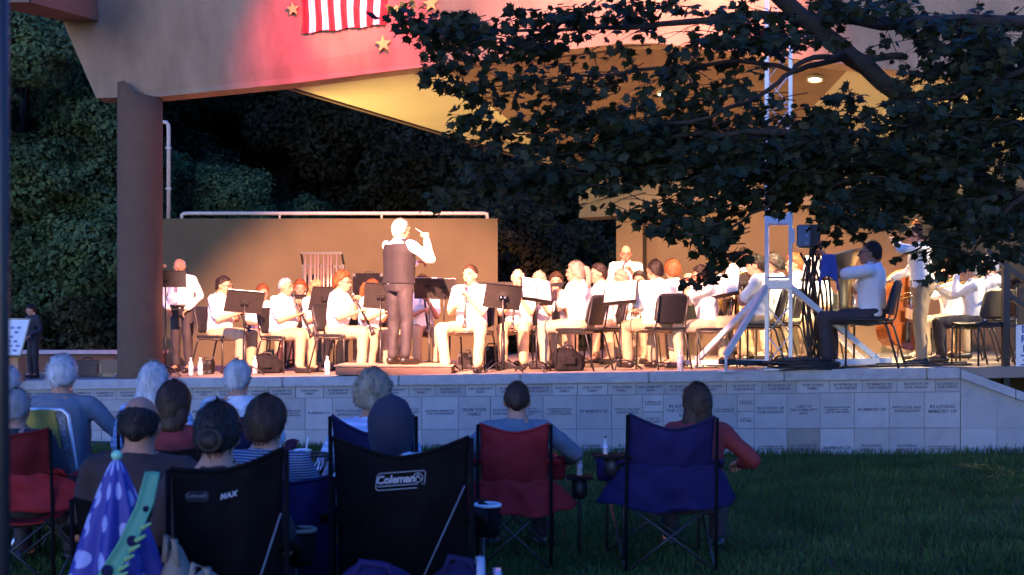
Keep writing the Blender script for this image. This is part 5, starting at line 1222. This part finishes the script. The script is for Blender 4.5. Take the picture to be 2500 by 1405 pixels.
# aluminium lawn chair with towel
D = 7.8; X = (172 - CX) / F * D; z0 = GZ(X, D); H = EYE + (HY - 992) / F * D - z0
lc = thing('lawn_chair', 'aluminium webbed lawn chair with white arms at left of the lawn', 'lawn chair', (X, D + .1, z0), R(-20))
m = MB(); m.grid(lambda u, v: ((2 * u - 1) * .25, -.28 - .12 * v, .42 + (H - .44) * v), 10, 12, thick=.008); m.build('back_webbing', M_web, lc)
m = MB(); m.grid(lambda u, v: ((2 * u - 1) * .25, -.26 + .50 * v, .40 + .02 * v), 10, 10, thick=.008); m.build('seat_webbing', M_web, lc)
m = MB(); m.tube([(-.27, -.22, .30), (-.27, -.28, .42), (-.27, -.40, H - .03), (-.24, -.41, H), (.24, -.41, H), (.27, -.40, H - .03), (.27, -.28, .42), (.27, -.22, .30)], .013, 8); m.build('back_frame', M_alu, lc)
for sx in (-1, 1):
    m = MB(); m.tube([(sx * .29, .30, .0), (sx * .29, -.20, .62)], .012, 8); m.tube([(sx * .29, -.36, 0), (sx * .29, .24, .62)], .012, 8); m.build('leg', M_alu, lc)
    m = MB(); m.box((sx * .29, .02, .635), (.05, .54, .025), bev=.008); m.build('armrest', M_armw, lc)
m = MB(); m.tube([(-.27, .26, .41), (.27, .26, .41)], .012, 8); m.tube([(-.29, .30, .02), (.29, .30, .02)], .012, 8); m.build('front_bar', M_alu, lc)
def tf(u, v):
    c = (2 * u - 1); 
    if v < .16: k = v / .16; return (c * .215 - .03, -.37 - .04 * k, H - .12 + .14 * k)
    k = (v - .16) / .84; return (c * (.215 + .01 * k) - .03 + .012 * math.sin(k * 3), -.43 + .10 * k + .014 * math.sin(c * 8 + 1) * k + .012 * noise.noise((c * 2, k * 2, 3)), H + .02 - (.60 + .03 * c) * k)
m = MB(); m.grid(tf, 24, 26, thick=.012); o = m.build('towel', M_towel); o.location = lc.location; o.rotation_euler = lc.rotation_euler; tag(o, 'mustard yellow towel hung over the back of the lawn chair', 'towel')

# child's umbrella leaning upside down in front of the MAX chair
um = thing('umbrella', "folded child's umbrella, blue violet with white dots and a green flap", 'umbrella', W(285, 1112, 4.25), R(0)); um.rotation_euler = (R(5), R(2), 0)
def dots():
    m = mat('dotted_violet', (.026, .028, .24), .6, .1, 6); n, l = m.node_tree.nodes, m.node_tree.links; p = n['Principled BSDF']
    at = n.new('ShaderNodeUVMap'); mp = n.new('ShaderNodeMapping'); mp.inputs['Scale'].default_value = (10, 6, 1); vo = n.new('ShaderNodeTexVoronoi'); vo.voronoi_dimensions = '2D'; vo.inputs['Scale'].default_value = 1; vo.inputs['Randomness'].default_value = .45
    r = n.new('ShaderNodeValToRGB'); r.color_ramp.elements[0].position = .27; r.color_ramp.elements[1].position = .30; r.color_ramp.elements[0].color = (.30, .32, .60, 1); r.color_ramp.elements[1].color = (.026, .028, .24, 1)
    l.new(at.outputs[0], mp.inputs[0]); l.new(mp.outputs[0], vo.inputs[0]); l.new(vo.outputs['Distance'], r.inputs[0]); l.new(r.outputs[0], p.inputs['Base Color']); return m
M_dots = dots(); m = MB(); NU, NV, LEN = 96, 30, .62
def uf(u, v):
    a = 2 * math.pi * u; r = .010 + .175 * (v ** .75) ; fold = 1 + (.30 * v ** .5) * math.cos(a * 8) + .10 * math.sin(a * 3 + 1) * v
    return (r * fold * math.cos(a), r * fold * .8 * math.sin(a), -.012 - LEN * v)
m.grid(uf, NU, NV); me = m.mesh('canopy'); uv = me.uv_layers.new(name='UVMap')
for pl_ in me.polygons:
    i = pl_.index; u, v = i % NU, i // NU
    for k, (du, dv) in enumerate(((0, 0), (1, 0), (1, 1), (0, 1))): uv.data[pl_.loop_start + k].uv = ((u + du) / NU, (v + dv) / NV)
link('canopy', me, M_dots, um)
m = MB(); m.ell((0, 0, .0), (.019, .019, .018)); m.tube([(0, 0, 0), (0, 0, -.03)], .008, 8); m.build('tip_ball', mat('mint_plastic', (.28, .62, .42), .5, .05), um)
m = MB(); m.tube([(0, 0, -.03), (0, 0, -.72)], .006, 8); m.tube([(0, 0, -.72), (0, 0, -.78), (.02, 0, -.82), (.05, 0, -.82), (.065, 0, -.79)], .011, 8); m.build('shaft', M_alu, um)
def gf(u, v):                                       # green flap curling down the right side
    q = [Vector((.150, -.09, -.035)), Vector((.135, -.13, -.14)), Vector((.09, -.17, -.26)), Vector((.035, -.19, -.36)), Vector((.02, -.20, -.44))]; t = v * 4; i = min(3, int(t)); c = q[i].lerp(q[i + 1], t - i)
    return c + Vector(((u - .5) * (.045 + .05 * v), .012 * math.sin(u * 3), (u - .5) * .05 * v))
m = MB(); m.grid(gf, 8, 24, thick=.006); fl_ = m.build('flap', M_pvc, um)
for u, v, r_ in ((.7, .28, .010), (.75, .50, .018), (.35, .72, .019), (.65, .86, .015)): m = MB(); c = gf(u, v); m.ell(c + Vector((0, -.010, 0)), (r_, .004, r_ * 1.1)); m.build('flap_dot', M_navy2, fl_)
m = MB()
for k in range(7):
    v = .42 + k * .085; c = gf(1.0, v); m.cap(c, c + Vector((.030, -.01, .018)), .010, .004, 6)
m.build('flap_fringe', mat('lime_fringe', (.20, .40, .16), .6, .1), fl_)

# drinks
X = (735 - CX) / F * 6.55; cu = thing('drink_cup', 'clear cup of pink drink with straw beside the youngster in stripes', 'drink cup', (X, 6.6, .70))
m = MB(); m.lathe([(0, 0), (.034, .001), (.046, .125), (.048, .130), (.044, .128), (.033, .004), (0, .004)], n=20); m.build('cup', M_cup, cu)
m = MB(); m.lathe([(0, .006), (.033, .006), (.041, .085), (0, .086)], n=20); m.build('drink', M_pink, cu)
m = MB(); m.lathe([(.0, .136), (.030, .137), (.049, .132), (.049, .127), (.0, .128)], n=20); m.tube([(0, 0, .03), (.03, 0, .20)], .0045, 6); m.build('lid_and_straw', M_paper, cu)
tr = thing('side_tray', 'black mesh cup tray fixed to a chair arm beside the pink drink', 'tray', (X + .02, 6.66, .0))
m = MB(); m.tube([(.12 * math.cos(a), .10 * math.sin(a), .80) for a in [2 * math.pi * j / 24 for j in range(24)]], .008, 6, closed=True)
for a in range(24): m.tube([(.12 * math.cos(a * R(15)), .10 * math.sin(a * R(15)), .80), (.07 * math.cos(a * R(15) + .2), .06 * math.sin(a * R(15) + .2), .69)], .003, 4)
m.lathe([(0, .685), (.075, .685), (.075, .697), (0, .699)], n=20); m.build('mesh_basket', M_blackm, tr)
m = MB(); m.tube([(0, 0, 0), (0, 0, .69)], .010, 8); m.build('tray_post', M_blackm, tr)
D = 7.45; X = (1482 - CX) / F * D; z = EYE + (HY - 1108) / F * D
tt = thing('chair_tray', 'flat black tray beside the deep blue chair holding a water bottle', 'tray', (X, D, 0)); m = MB(); m.box((.03, 0, z - .012), (.24, .20, .016), bev=.005); m.build('tray_top', M_bag, tt)
m = MB(); m.tube([(.10, 0, 0), (.10, 0, z - .02)], .010, 8); m.build('tray_post', M_blackm, tt); m = MB(); m.lathe([(.03, z - .13), (.046, z - .12), (.05, z - .02), (.0, z - .02)], Matrix.Translation((.03, 0, 0)), 14); m.build('cup_holder', M_black, tt)
bottle((X - .01, D, z - .003), 'clear water bottle with dark cap on the tray of the deep blue chair', .52 * 1.0 if False else .50, group='drinks in the audience', capm=M_black)
X = (1416 - CX) / F * 7.9; bottle((X, 7.95, .53), 'water bottle in the cup holder right of the maroon chair man', .62, group='drinks in the audience', capm=M_black)
ct = thing('cup_table', 'small dark cup table right of the brown haired man', 'tray', (X, 7.95, 0)); m = MB(); m.box((.0, 0, .52), (.17, .17, .018), bev=.005); m.build('table_top', M_bag, ct); m = MB(); m.tube([(0, 0, 0), (0, 0, .52)], .011, 8); m.lathe([(.03, .38), (.05, .40), (.055, .51), (0, .51)], n=12); m.build('stem', M_black, ct)

# bags on the grass at the bottom of the picture
def soft_bag(label, name, px, ytop, d, w, h, mt, stripes=False, dep=.28):
    X = (px - CX) / F * d; T = thing(name, label, 'bag', (X, d, 0))
    m = MB(); m.ell((0, 0, h * .48), (w * .5, dep, h * .52), None, 18, 12); m.ell((w * .22, .02, h * .40), (w * .34, dep * .9, h * .42)); m.ell((-w * .22, .0, h * .44), (w * .3, dep * .9, h * .42)); m.box((0, 0, .06), (w * .8, dep * 1.4, .12))
    soft('bag_body', m, [mt], T, .02, None, .03, 4)
    if stripes:
        for q in (0, 1):
            m = MB(); pts = []
            for k in range(12):
                a = R(20 + k * 13); x = w * (.10 + .16 * q); zc_ = h * .46; sq = math.sqrt(max(.05, 1 - (x / (w * .54)) ** 2)); pts.append((x + .03 * math.sin(a), -math.cos(a - R(30)) * dep * sq * 1.04 - .0, zc_ + math.sin(a - R(30)) * h * .54 * sq + .004))
            m.grid(lambda u, v: Vector(pts[min(11, int(round(v * 11)))]) + Vector(((u - .5) * .028, 0, 0)), 1, 11, thick=.004); m.build('stripe', M_logo if q == 0 else M_alu, T)
    m = MB(); m.tube([(-w * .2, -.05, h * .9), (-w * .12, -.06, h * 1.02), (w * .08, -.06, h * 1.0), (w * .16, -.05, h * .86)], .012, 6); m.build('handle', mt, T)
D4 = 4.3
soft_bag('large navy sports bag with two pale stripes on the grass at the bottom middle', 'sports_bag', 1130, 1360, D4, .36, EYE + (HY - 1362) / F * D4, M_navy2, True)
soft_bag('plump navy bag at the bottom below the large black chair', 'stuffed_bag', 925, 1372, 4.2, .46, EYE + (HY - 1374) / F * 4.2, M_navy)
soft_bag('slouched tan bag at the bottom beside the umbrella', 'tan_bag', 505, 1376, 4.05, .22, EYE + (HY - 1380) / F * 4.05, M_tan, dep=.18)
soft_bag('upright tan bag between the umbrella and the MAX chair', 'tan_bag', 430, 1310, 4.3, .13, EYE + (HY - 1312) / F * 4.3, M_tan, dep=.10)
po = thing('tent_pole', 'dark blurred pole running up the left edge close to the camera', 'pole', (W(-2, 0, 2.0).x, 2.0, -.02)); m = MB(); m.tube([(.008, 0, 0), (0, 0, 3.2)], .0125, 10); m.build('pole_shaft', M_blackm, po)
# ------------------------------------------------------------------ trees
def leaf_quads(C, N, size, droop=.3):
    """bent diamond leaves at centres C with normals N"""
    n = len(C); N = N / np.linalg.norm(N, axis=1)[:, None]
    t = RNG.normal(size=(n, 3)); t -= (t * N).sum(1)[:, None] * N; t /= np.linalg.norm(t, axis=1)[:, None]; b = np.cross(N, t)
    s = size * (.6 + .8 * RNG.random(n))[:, None]
    V = np.empty((n, 4, 3)); V[:, 0] = C - t * s * .6; V[:, 1] = C + b * s * .36 - N * s * .1; V[:, 2] = C + t * s * .65 - N * s * .15; V[:, 3] = C - b * s * .36 - N * s * .1
    b0 = np.arange(n) * 4; Fq = np.concatenate([np.c_[b0, b0 + 1, b0 + 2], np.c_[b0, b0 + 2, b0 + 3]]); return V.reshape(-1, 3), Fq
def crown_points(blobs, per, flat=.75):
    C, N = [], []
    for c, r in blobs:
        k = max(20, int(per * r * r)); v = RNG.normal(size=(k, 3)); v /= np.linalg.norm(v, axis=1)[:, None]
        rad = r * (.55 + .55 * RNG.random(k) ** .5) * (1 + .25 * np.sin(v[:, 0] * 5 + c[0]) * np.cos(v[:, 2] * 6 + c[1]))
        p = v * rad[:, None]; p[:, 2] *= flat; C.append(p + np.array(c)); N.append(v + RNG.normal(size=(k, 3)) * .55 + np.array([0, 0, .5]))
    return np.concatenate(C), np.concatenate(N)
def tree(label, X, Y, height, rad, m_leaf, per=900, size=.16, nb=26, low=.16, group='trees behind the stage', name='broadleaf_tree', sprawl=1.0):
    T = thing(name, label, 'tree', (X, Y, -.1), 0, group)
    m = MB(); m.tube([(0, 0, 0), (.05, .02, height * .25), (-.05, .05, height * .5), (.05, 0, height * .8)], [.26, .20, .14, .05], 10); m.build('trunk', M_bark, T)
    bl = []; lm = MB()
    for i in range(nb):
        z = height * (low + (1 - low) * (i + .5) / nb); prof = math.sin(math.pi * min(.98, max(.12, (z / height - low * .6) / (1.08 - low * .6)))) ** .6
        a = i * 2.4 + random.random(); rr_ = rad * prof * (.35 + .65 * random.random()) * sprawl
        c = (rr_ * math.cos(a), rr_ * math.sin(a), z + random.uniform(-.3, .3)); bl.append((c, rad * random.uniform(.26, .46)))
        lm.tube([(0, 0, z * .75), (c[0] * .5, c[1] * .5, z * .92), c], [.06, .04, .015], 5)
    lm.build('limbs', M_bark, T)
    C, N = crown_points(bl, per); V, Fq = leaf_quads(C, N, size); np_obj('crown', V, Fq, m_leaf, T)
    return T
def tp(px, d): return (px - CX) / F * d
tree('leafy tree filling the upper left corner beside the roof', tp(60, 24), 24, 9.5, 3.0, M_leafA, 5000, .080, 34, .05)
tree('second leafy tree at far left, farther back', tp(-180, 28), 28, 10, 3.4, M_leafA, 4000, .088, 30, .05)
tree('low spreading green tree left of the round column', tp(190, 25.5), 25.5, 5.0, 2.6, M_leafA, 6000, .072, 28, .02)
tree('low bough of a tree reaching right from behind the round column', tp(500, 26.5), 26.5, 4.9, 2.0, M_leafA, 6000, .072, 20, .30, sprawl=1.25)
for px, d, h, r, lab in ((430, 33, 11, 4.2, 'dark tree directly behind the round column'), (700, 31, 11, 4.0, 'dark tree above the left part of the back wall'), (930, 34, 12, 4.4, 'dark tree above the middle of the back wall, behind the conductor'),
                         (1150, 30, 11, 3.9, 'dark tree above the right end of the back wall'), (1340, 33, 11, 4.2, 'dark tree seen through the gap between the two stage walls'), (1600, 36, 12, 4.6, 'dark tree behind the right half of the stage'),
                         (250, 36, 12, 4.5, 'tall dark tree behind the low spreading tree')):
    tree(lab, tp(px, d), d, h, r, M_leafB, 2300, .12, 26, .03)
for px, d, h, lab in ((560, 25.5, 3.4, 'dark shrub behind the left part of the back wall'), (860, 26, 3.4, 'dark shrub behind the middle of the back wall'), (1110, 25.5, 3.6, 'dark shrub behind the right end of the back wall'), (1290, 26.5, 3.9, 'shrub in the gap right of the back wall'), (1430, 27.5, 3.7, 'shrub in the gap left of the angled wall'), (150, 22.5, 2.0, 'dark shrub behind the low ledge')):
    tree(lab, tp(px, d), d, h, 1.5, M_leafC, 2800, .085, 16, .02, group='shrubs behind the stage', name='shrub')
# far wood that closes the view: a lumpy mass with leaves all over it
def wood():
    n = 52; bl = []
    for i in range(n):
        X = -34 + 68 * i / (n - 1) + random.uniform(-.6, .6)
        for z, k in ((1.6, 0), (4.4, 1), (7.2, 2), (9.6, 3)):
            bl.append(((X + random.uniform(-.6, .6), 43 + .010 * X * X * -1 + random.uniform(-1, 1) + k * .4, z + random.uniform(-.7, .7)), random.uniform(1.7, 2.5)))
    C, N = crown_points(bl, 420, .9); V, Fq = leaf_quads(C, N, .28)
    tag(np_obj('far_wood', V, Fq, M_leafB), 'dark mass of far trees closing the view behind the stage', 'trees', kind='stuff')
    m = MB()
    for c, r in bl[::1]: m.ell(c, (r * .80, r * .80, r * .78), None, 10, 7)
    tag(m.build('far_wood_depth', M_leafB, fix=False), 'shaded inner depth of the far trees behind the stage', 'trees', kind='stuff')
wood()

# maple in front of the stage at right: trunk outside the frame, boughs across the upper right
OUT = [(0, 0), (.10, -.02), (.34, -.10), (.24, .06), (.50, .18), (.36, .24), (.46, .50), (.28, .46), (.16, .62), (.09, .58), (0, .95)]
OUT = OUT + [(-x, y) for x, y in OUT[1:-1][::-1]]
LO = np.array(OUT); LC = np.array((0, .30))
def maple_leaves(P, dirs, size):
    """P leaf stalk points, dirs the way each blade hangs"""
    n = len(P); d = dirs / np.linalg.norm(dirs, axis=1)[:, None]; u = RNG.normal(size=(n, 3)) * np.array([1, .55, .25]); u -= (u * d).sum(1)[:, None] * d; u /= np.linalg.norm(u, axis=1)[:, None]; w = np.cross(u, d)
    s = (size * (.65 + .6 * RNG.random(n)))[:, None]; k = len(LO); V = np.empty((n, k + 1, 3)); cup = RNG.uniform(-.15, .35, n)[:, None]; fold = RNG.uniform(-.1, .45, n)[:, None]
    for i, (x, y) in enumerate(list(map(tuple, LO)) + [tuple(LC)]):
        V[:, i] = P + s * (u * x * 1.12 + d * y + w * (-cup * (y - .3) ** 2 + fold * abs(x) * .8))
    b = np.arange(n) * (k + 1); Fq = np.concatenate([np.c_[b + k, b + i, b + (i + 1) % k] for i in range(k)]); return V.reshape(-1, 3), Fq
mp_ = thing('maple_tree', 'big dark maple with leafy boughs hanging across the upper right, trunk outside the frame', 'tree', (5.9, 10.0, -.05))
o = mp_.location; rl = random.Random(11)
def bp_(px, py, d): return W(px, py, d) - o
m = MB(); m.tube([(0, 0, 0), (.02, 0, .9), (-.05, .05, 2.2), (-.1, 0, 3.2), (.05, .1, 4.6), (0, .1, 6.5)], [.30, .24, .21, .19, .15, .09], 14); m.build('trunk', M_bark, mp_)
BR = [([(2800, 760, 10.2), (2520, 520, 10.1), (2330, 390, 10.0), (2180, 225, 9.9), (2050, 110, 9.8), (1920, 10, 9.7), (1780, -110, 9.6)], [.10, .088, .082, .075, .080, .072, .05]),
      ([(2950, 120, 10.4), (2700, 60, 10.2), (2400, 48, 10.0), (2150, 58, 9.9), (1880, 32, 9.8), (1600, 60, 9.9), (1350, 75, 10.1), (1120, 70, 10.3), (990, 45, 10.4)], [.07, .06, .055, .045, .034, .022, .014, .009, .004]),
      ([(2200, 140, 9.9), (2080, 140, 9.8), (1940, 170, 9.7), (1780, 150, 9.8), (1560, 175, 10.0), (1340, 190, 10.2), (1140, 230, 10.4)], [.03, .026, .020, .017, .014, .009, .004]),
      ([(2180, 225, 9.9), (2060, 132, 9.7), (1960, 150, 9.5), (1900, 200, 9.4), (1740, 290, 9.5), (1500, 320, 9.8), (1300, 330, 10.1), (1170, 300, 10.3)], [.03, .024, .02, .018, .016, .012, .008, .004]),
      ([(2420, 450, 10.0), (2240, 360, 9.6), (2050, 320, 9.5), (1880, 325, 9.5), (1650, 330, 9.7), (1430, 390, 10.0), (1230, 450, 10.3), (1070, 480, 10.5)], [.045, .035, .028, .024, .018, .012, .008, .004]),
      ([(2500, 500, 10.1), (2330, 430, 9.7), (2100, 430, 9.5), (1900, 480, 9.5), (1780, 560, 9.6), (1700, 620, 9.7)], [.045, .035, .025, .016, .010, .004]),
      ([(2700, 620, 10.2), (2550, 480, 9.8), (2420, 470, 9.6), (2320, 540, 9.6), (2250, 600, 9.6), (2180, 640, 9.7)], [.05, .035, .022, .014, .009, .004]),
      ([(2800, 500, 10.1), (2640, 420, 9.7), (2500, 480, 9.5), (2420, 560, 9.5), (2360, 640, 9.6)], [.05, .035, .022, .012, .004]),
      ([(2700, 60, 10.2), (2560, 140, 9.8), (2400, 210, 9.6), (2250, 260, 9.5), (2100, 300, 9.5)], [.05, .03, .02, .012, .005])]
for pts, rs in BR:
    P = [bp_(*q) for q in pts]; m = MB(); P2, R2 = [], []
    for i in range(len(P) - 1):
        for k in range(4):
            t = k / 4; P2.append(P[i].lerp(P[i + 1], t) + Vector((rl.uniform(-.02, .02), rl.uniform(-.03, .03), rl.uniform(-.02, .02)))); R2.append(rs[i] + (rs[i + 1] - rs[i]) * t)
    P2.append(P[-1]); R2.append(rs[-1]); m.tube(P2, R2, 8); m.build('bough', M_bark, mp_)
# sprays of leaves: (px, py, radius px x, y, distance, number of sprays)
SPR = [(1010, 40, 55, 30, 10.4, 6), (1090, 60, 90, 45, 10.3, 14), (1120, 130, 80, 55, 10.3, 16), (1060, 110, 60, 50, 10.4, 7), (1210, 100, 90, 60, 10.2, 16), (1100, 185, 50, 30, 10.4, 6), (1160, 235, 55, 40, 10.3, 9),
       (1330, 70, 110, 50, 10.1, 18), (1330, 150, 90, 45, 10.1, 10), (1480, 35, 110, 40, 10.0, 16), (1480, 95, 90, 40, 10.0, 6), (1640, 45, 110, 50, 9.9, 16), (1560, 190, 130, 40, 9.9, 16), (1720, 130, 90, 60, 9.8, 14), (1830, 60, 90, 60, 9.7, 20),
       (1260, 220, 80, 40, 10.2, 9), (1420, 250, 110, 50, 10.0, 20), (1340, 300, 110, 45, 10.1, 18), (1200, 305, 70, 35, 10.3, 9), (1260, 345, 90, 30, 10.2, 9), (1150, 300, 30, 25, 10.4, 3), (1470, 330, 120, 55, 9.9, 26), (1620, 290, 130, 60, 9.8, 26), (1740, 230, 110, 50, 9.8, 16),
       (1190, 430, 80, 30, 10.3, 9), (1120, 480, 70, 28, 10.4, 8), (1260, 450, 90, 45, 10.2, 14), (1350, 400, 90, 50, 10.1, 18), (1390, 480, 70, 60, 10.0, 10), (1520, 410, 130, 45, 9.9, 30), (1680, 400, 150, 70, 9.7, 44), (1560, 490, 90, 40, 9.8, 10), (1640, 510, 70, 50, 9.8, 12), (1700, 560, 90, 50, 9.7, 16), (1770, 600, 60, 45, 9.7, 10), (1720, 650, 40, 40, 9.7, 5), (1790, 500, 70, 60, 9.7, 16),
       (1880, 400, 120, 70, 9.6, 40), (1880, 280, 70, 50, 9.6, 12), (2060, 370, 150, 80, 9.5, 60), (2000, 470, 110, 50, 9.5, 26), (2120, 520, 110, 45, 9.5, 20), (2060, 560, 60, 25, 9.6, 5), (1990, 60, 70, 50, 9.7, 8), (2100, 20, 130, 35, 9.8, 22), (2080, 260, 70, 45, 9.6, 9), (2180, 110, 70, 50, 9.8, 5), (2230, 60, 60, 30, 9.9, 8), (2290, 330, 150, 90, 9.6, 60), (2250, 220, 70, 50, 9.7, 8), (2370, 200, 120, 80, 9.7, 40), (2450, 320, 100, 110, 9.7, 50), (2330, 90, 110, 60, 9.9, 22), (2460, 90, 90, 80, 9.9, 24), (2480, 200, 60, 60, 9.8, 16),
       (2280, 450, 130, 70, 9.6, 50), (2330, 540, 90, 45, 9.6, 20), (2260, 590, 60, 40, 9.6, 11), (2350, 600, 80, 40, 9.6, 13), (2420, 540, 60, 50, 9.5, 10), (2470, 500, 60, 60, 9.6, 10), (2480, 600, 50, 50, 9.6, 8), (2390, 650, 50, 25, 9.6, 5), (2310, 660, 40, 25, 9.6, 4), (2560, 300, 90, 200, 9.8, 40),
       (1700, 350, 160, 70, 9.9, 46), (1560, 360, 120, 60, 10.1, 24), (1850, 440, 140, 60, 9.9, 40), (2080, 420, 170, 70, 9.9, 60), (2280, 390, 160, 80, 9.9, 60), (2420, 330, 90, 90, 9.9, 36), (1960, 350, 110, 60, 9.9, 30), (2360, 130, 120, 90, 10.0, 36), (1880, 110, 80, 60, 9.9, 16), (2240, 500, 120, 40, 9.8, 20), (2450, 430, 40, 40, 9.8, 6)]
GAP = [(1992, 190, 62, 58, .97), (2145, 78, 48, 20, .9), (2222, 140, 30, 34, .9), (1600, 92, 120, 30, .75), (1560, 500, 110, 24, .6), (1618, 222, 16, 12, 1), (2420, 445, 45, 34, .7), (2060, 200, 30, 50, .8), (1420, 100, 60, 30, .5), (1700, 200, 50, 26, .5), (1872, 200, 9, 320, .75), (1925, 260, 9, 260, .6), (1960, 150, 8, 130, .7), (2246, 625, 40, 75, .85), (2230, 560, 28, 40, .6), (2400, 600, 60, 30, .4), (1320, 260, 50, 22, .6), (1560, 250, 60, 20, .45), (1600, 140, 130, 26, .5), (1620, 470, 90, 24, .5), (2120, 450, 70, 18, .4), (2330, 460, 50, 14, .5), (2440, 390, 40, 40, .6), (2400, 240, 60, 60, .3), (2300, 150, 40, 30, .4), (1450, 260, 30, 20, .5), (1780, 260, 60, 30, .4), (1860, 470, 40, 30, .4)]
P, Dr = [], []; tw_ = MB()
for px, py, rx, ry, d, k in SPR:
    for _ in range(k):
        a = rl.random() * 6.283; q = math.sqrt(rl.random()); e = Vector(bp_(px + rx * q * math.cos(a), py + ry * q * math.sin(a), d + rl.gauss(0, .28)))
        dv = Vector((-1 + rl.gauss(0, .55), rl.gauss(0, .5), -.22 + rl.gauss(0, .28))).normalized(); L_ = rl.uniform(.22, .42); st_ = e - dv * L_ * .5; en = e + dv * L_ * .5
        tw_.tube([st_, (st_ + en) / 2 + Vector((0, 0, .02)), en], [.0045, .0035, .0015], 4, caps=False)
        nl = rl.randint(7, 10)
        for i in range(nl):
            t = (i + .5) / nl; sd_ = Vector((rl.gauss(0, .5), rl.gauss(0, .5), rl.gauss(0, .35))); c = st_.lerp(en, t) + sd_ * .05
            w_ = c + o; ppx, ppy = CX + w_.x / w_.y * F, HY - (w_.z - EYE) / w_.y * F + 12
            if rl.random() < .06 + (.10 if ppy < 330 and ppx < 1900 else 0): continue
            if any(((ppx - gx) / ga) ** 2 + ((ppy - gy) / gb) ** 2 < 1 and rl.random() < gp for gx, gy, ga, gb, gp in GAP): continue
            hang = Vector((dv.x * .8 + sd_.x * .8, dv.y * .5 + sd_.y, -.55 + sd_.z * .6)); P.append(c); Dr.append(hang)
V, Fq = maple_leaves(np.array(P), np.array(Dr), .092); np_obj('crown', V, Fq, M_maple, mp_); tw_.build('twigs', M_bark, mp_, fix=False)
flush()
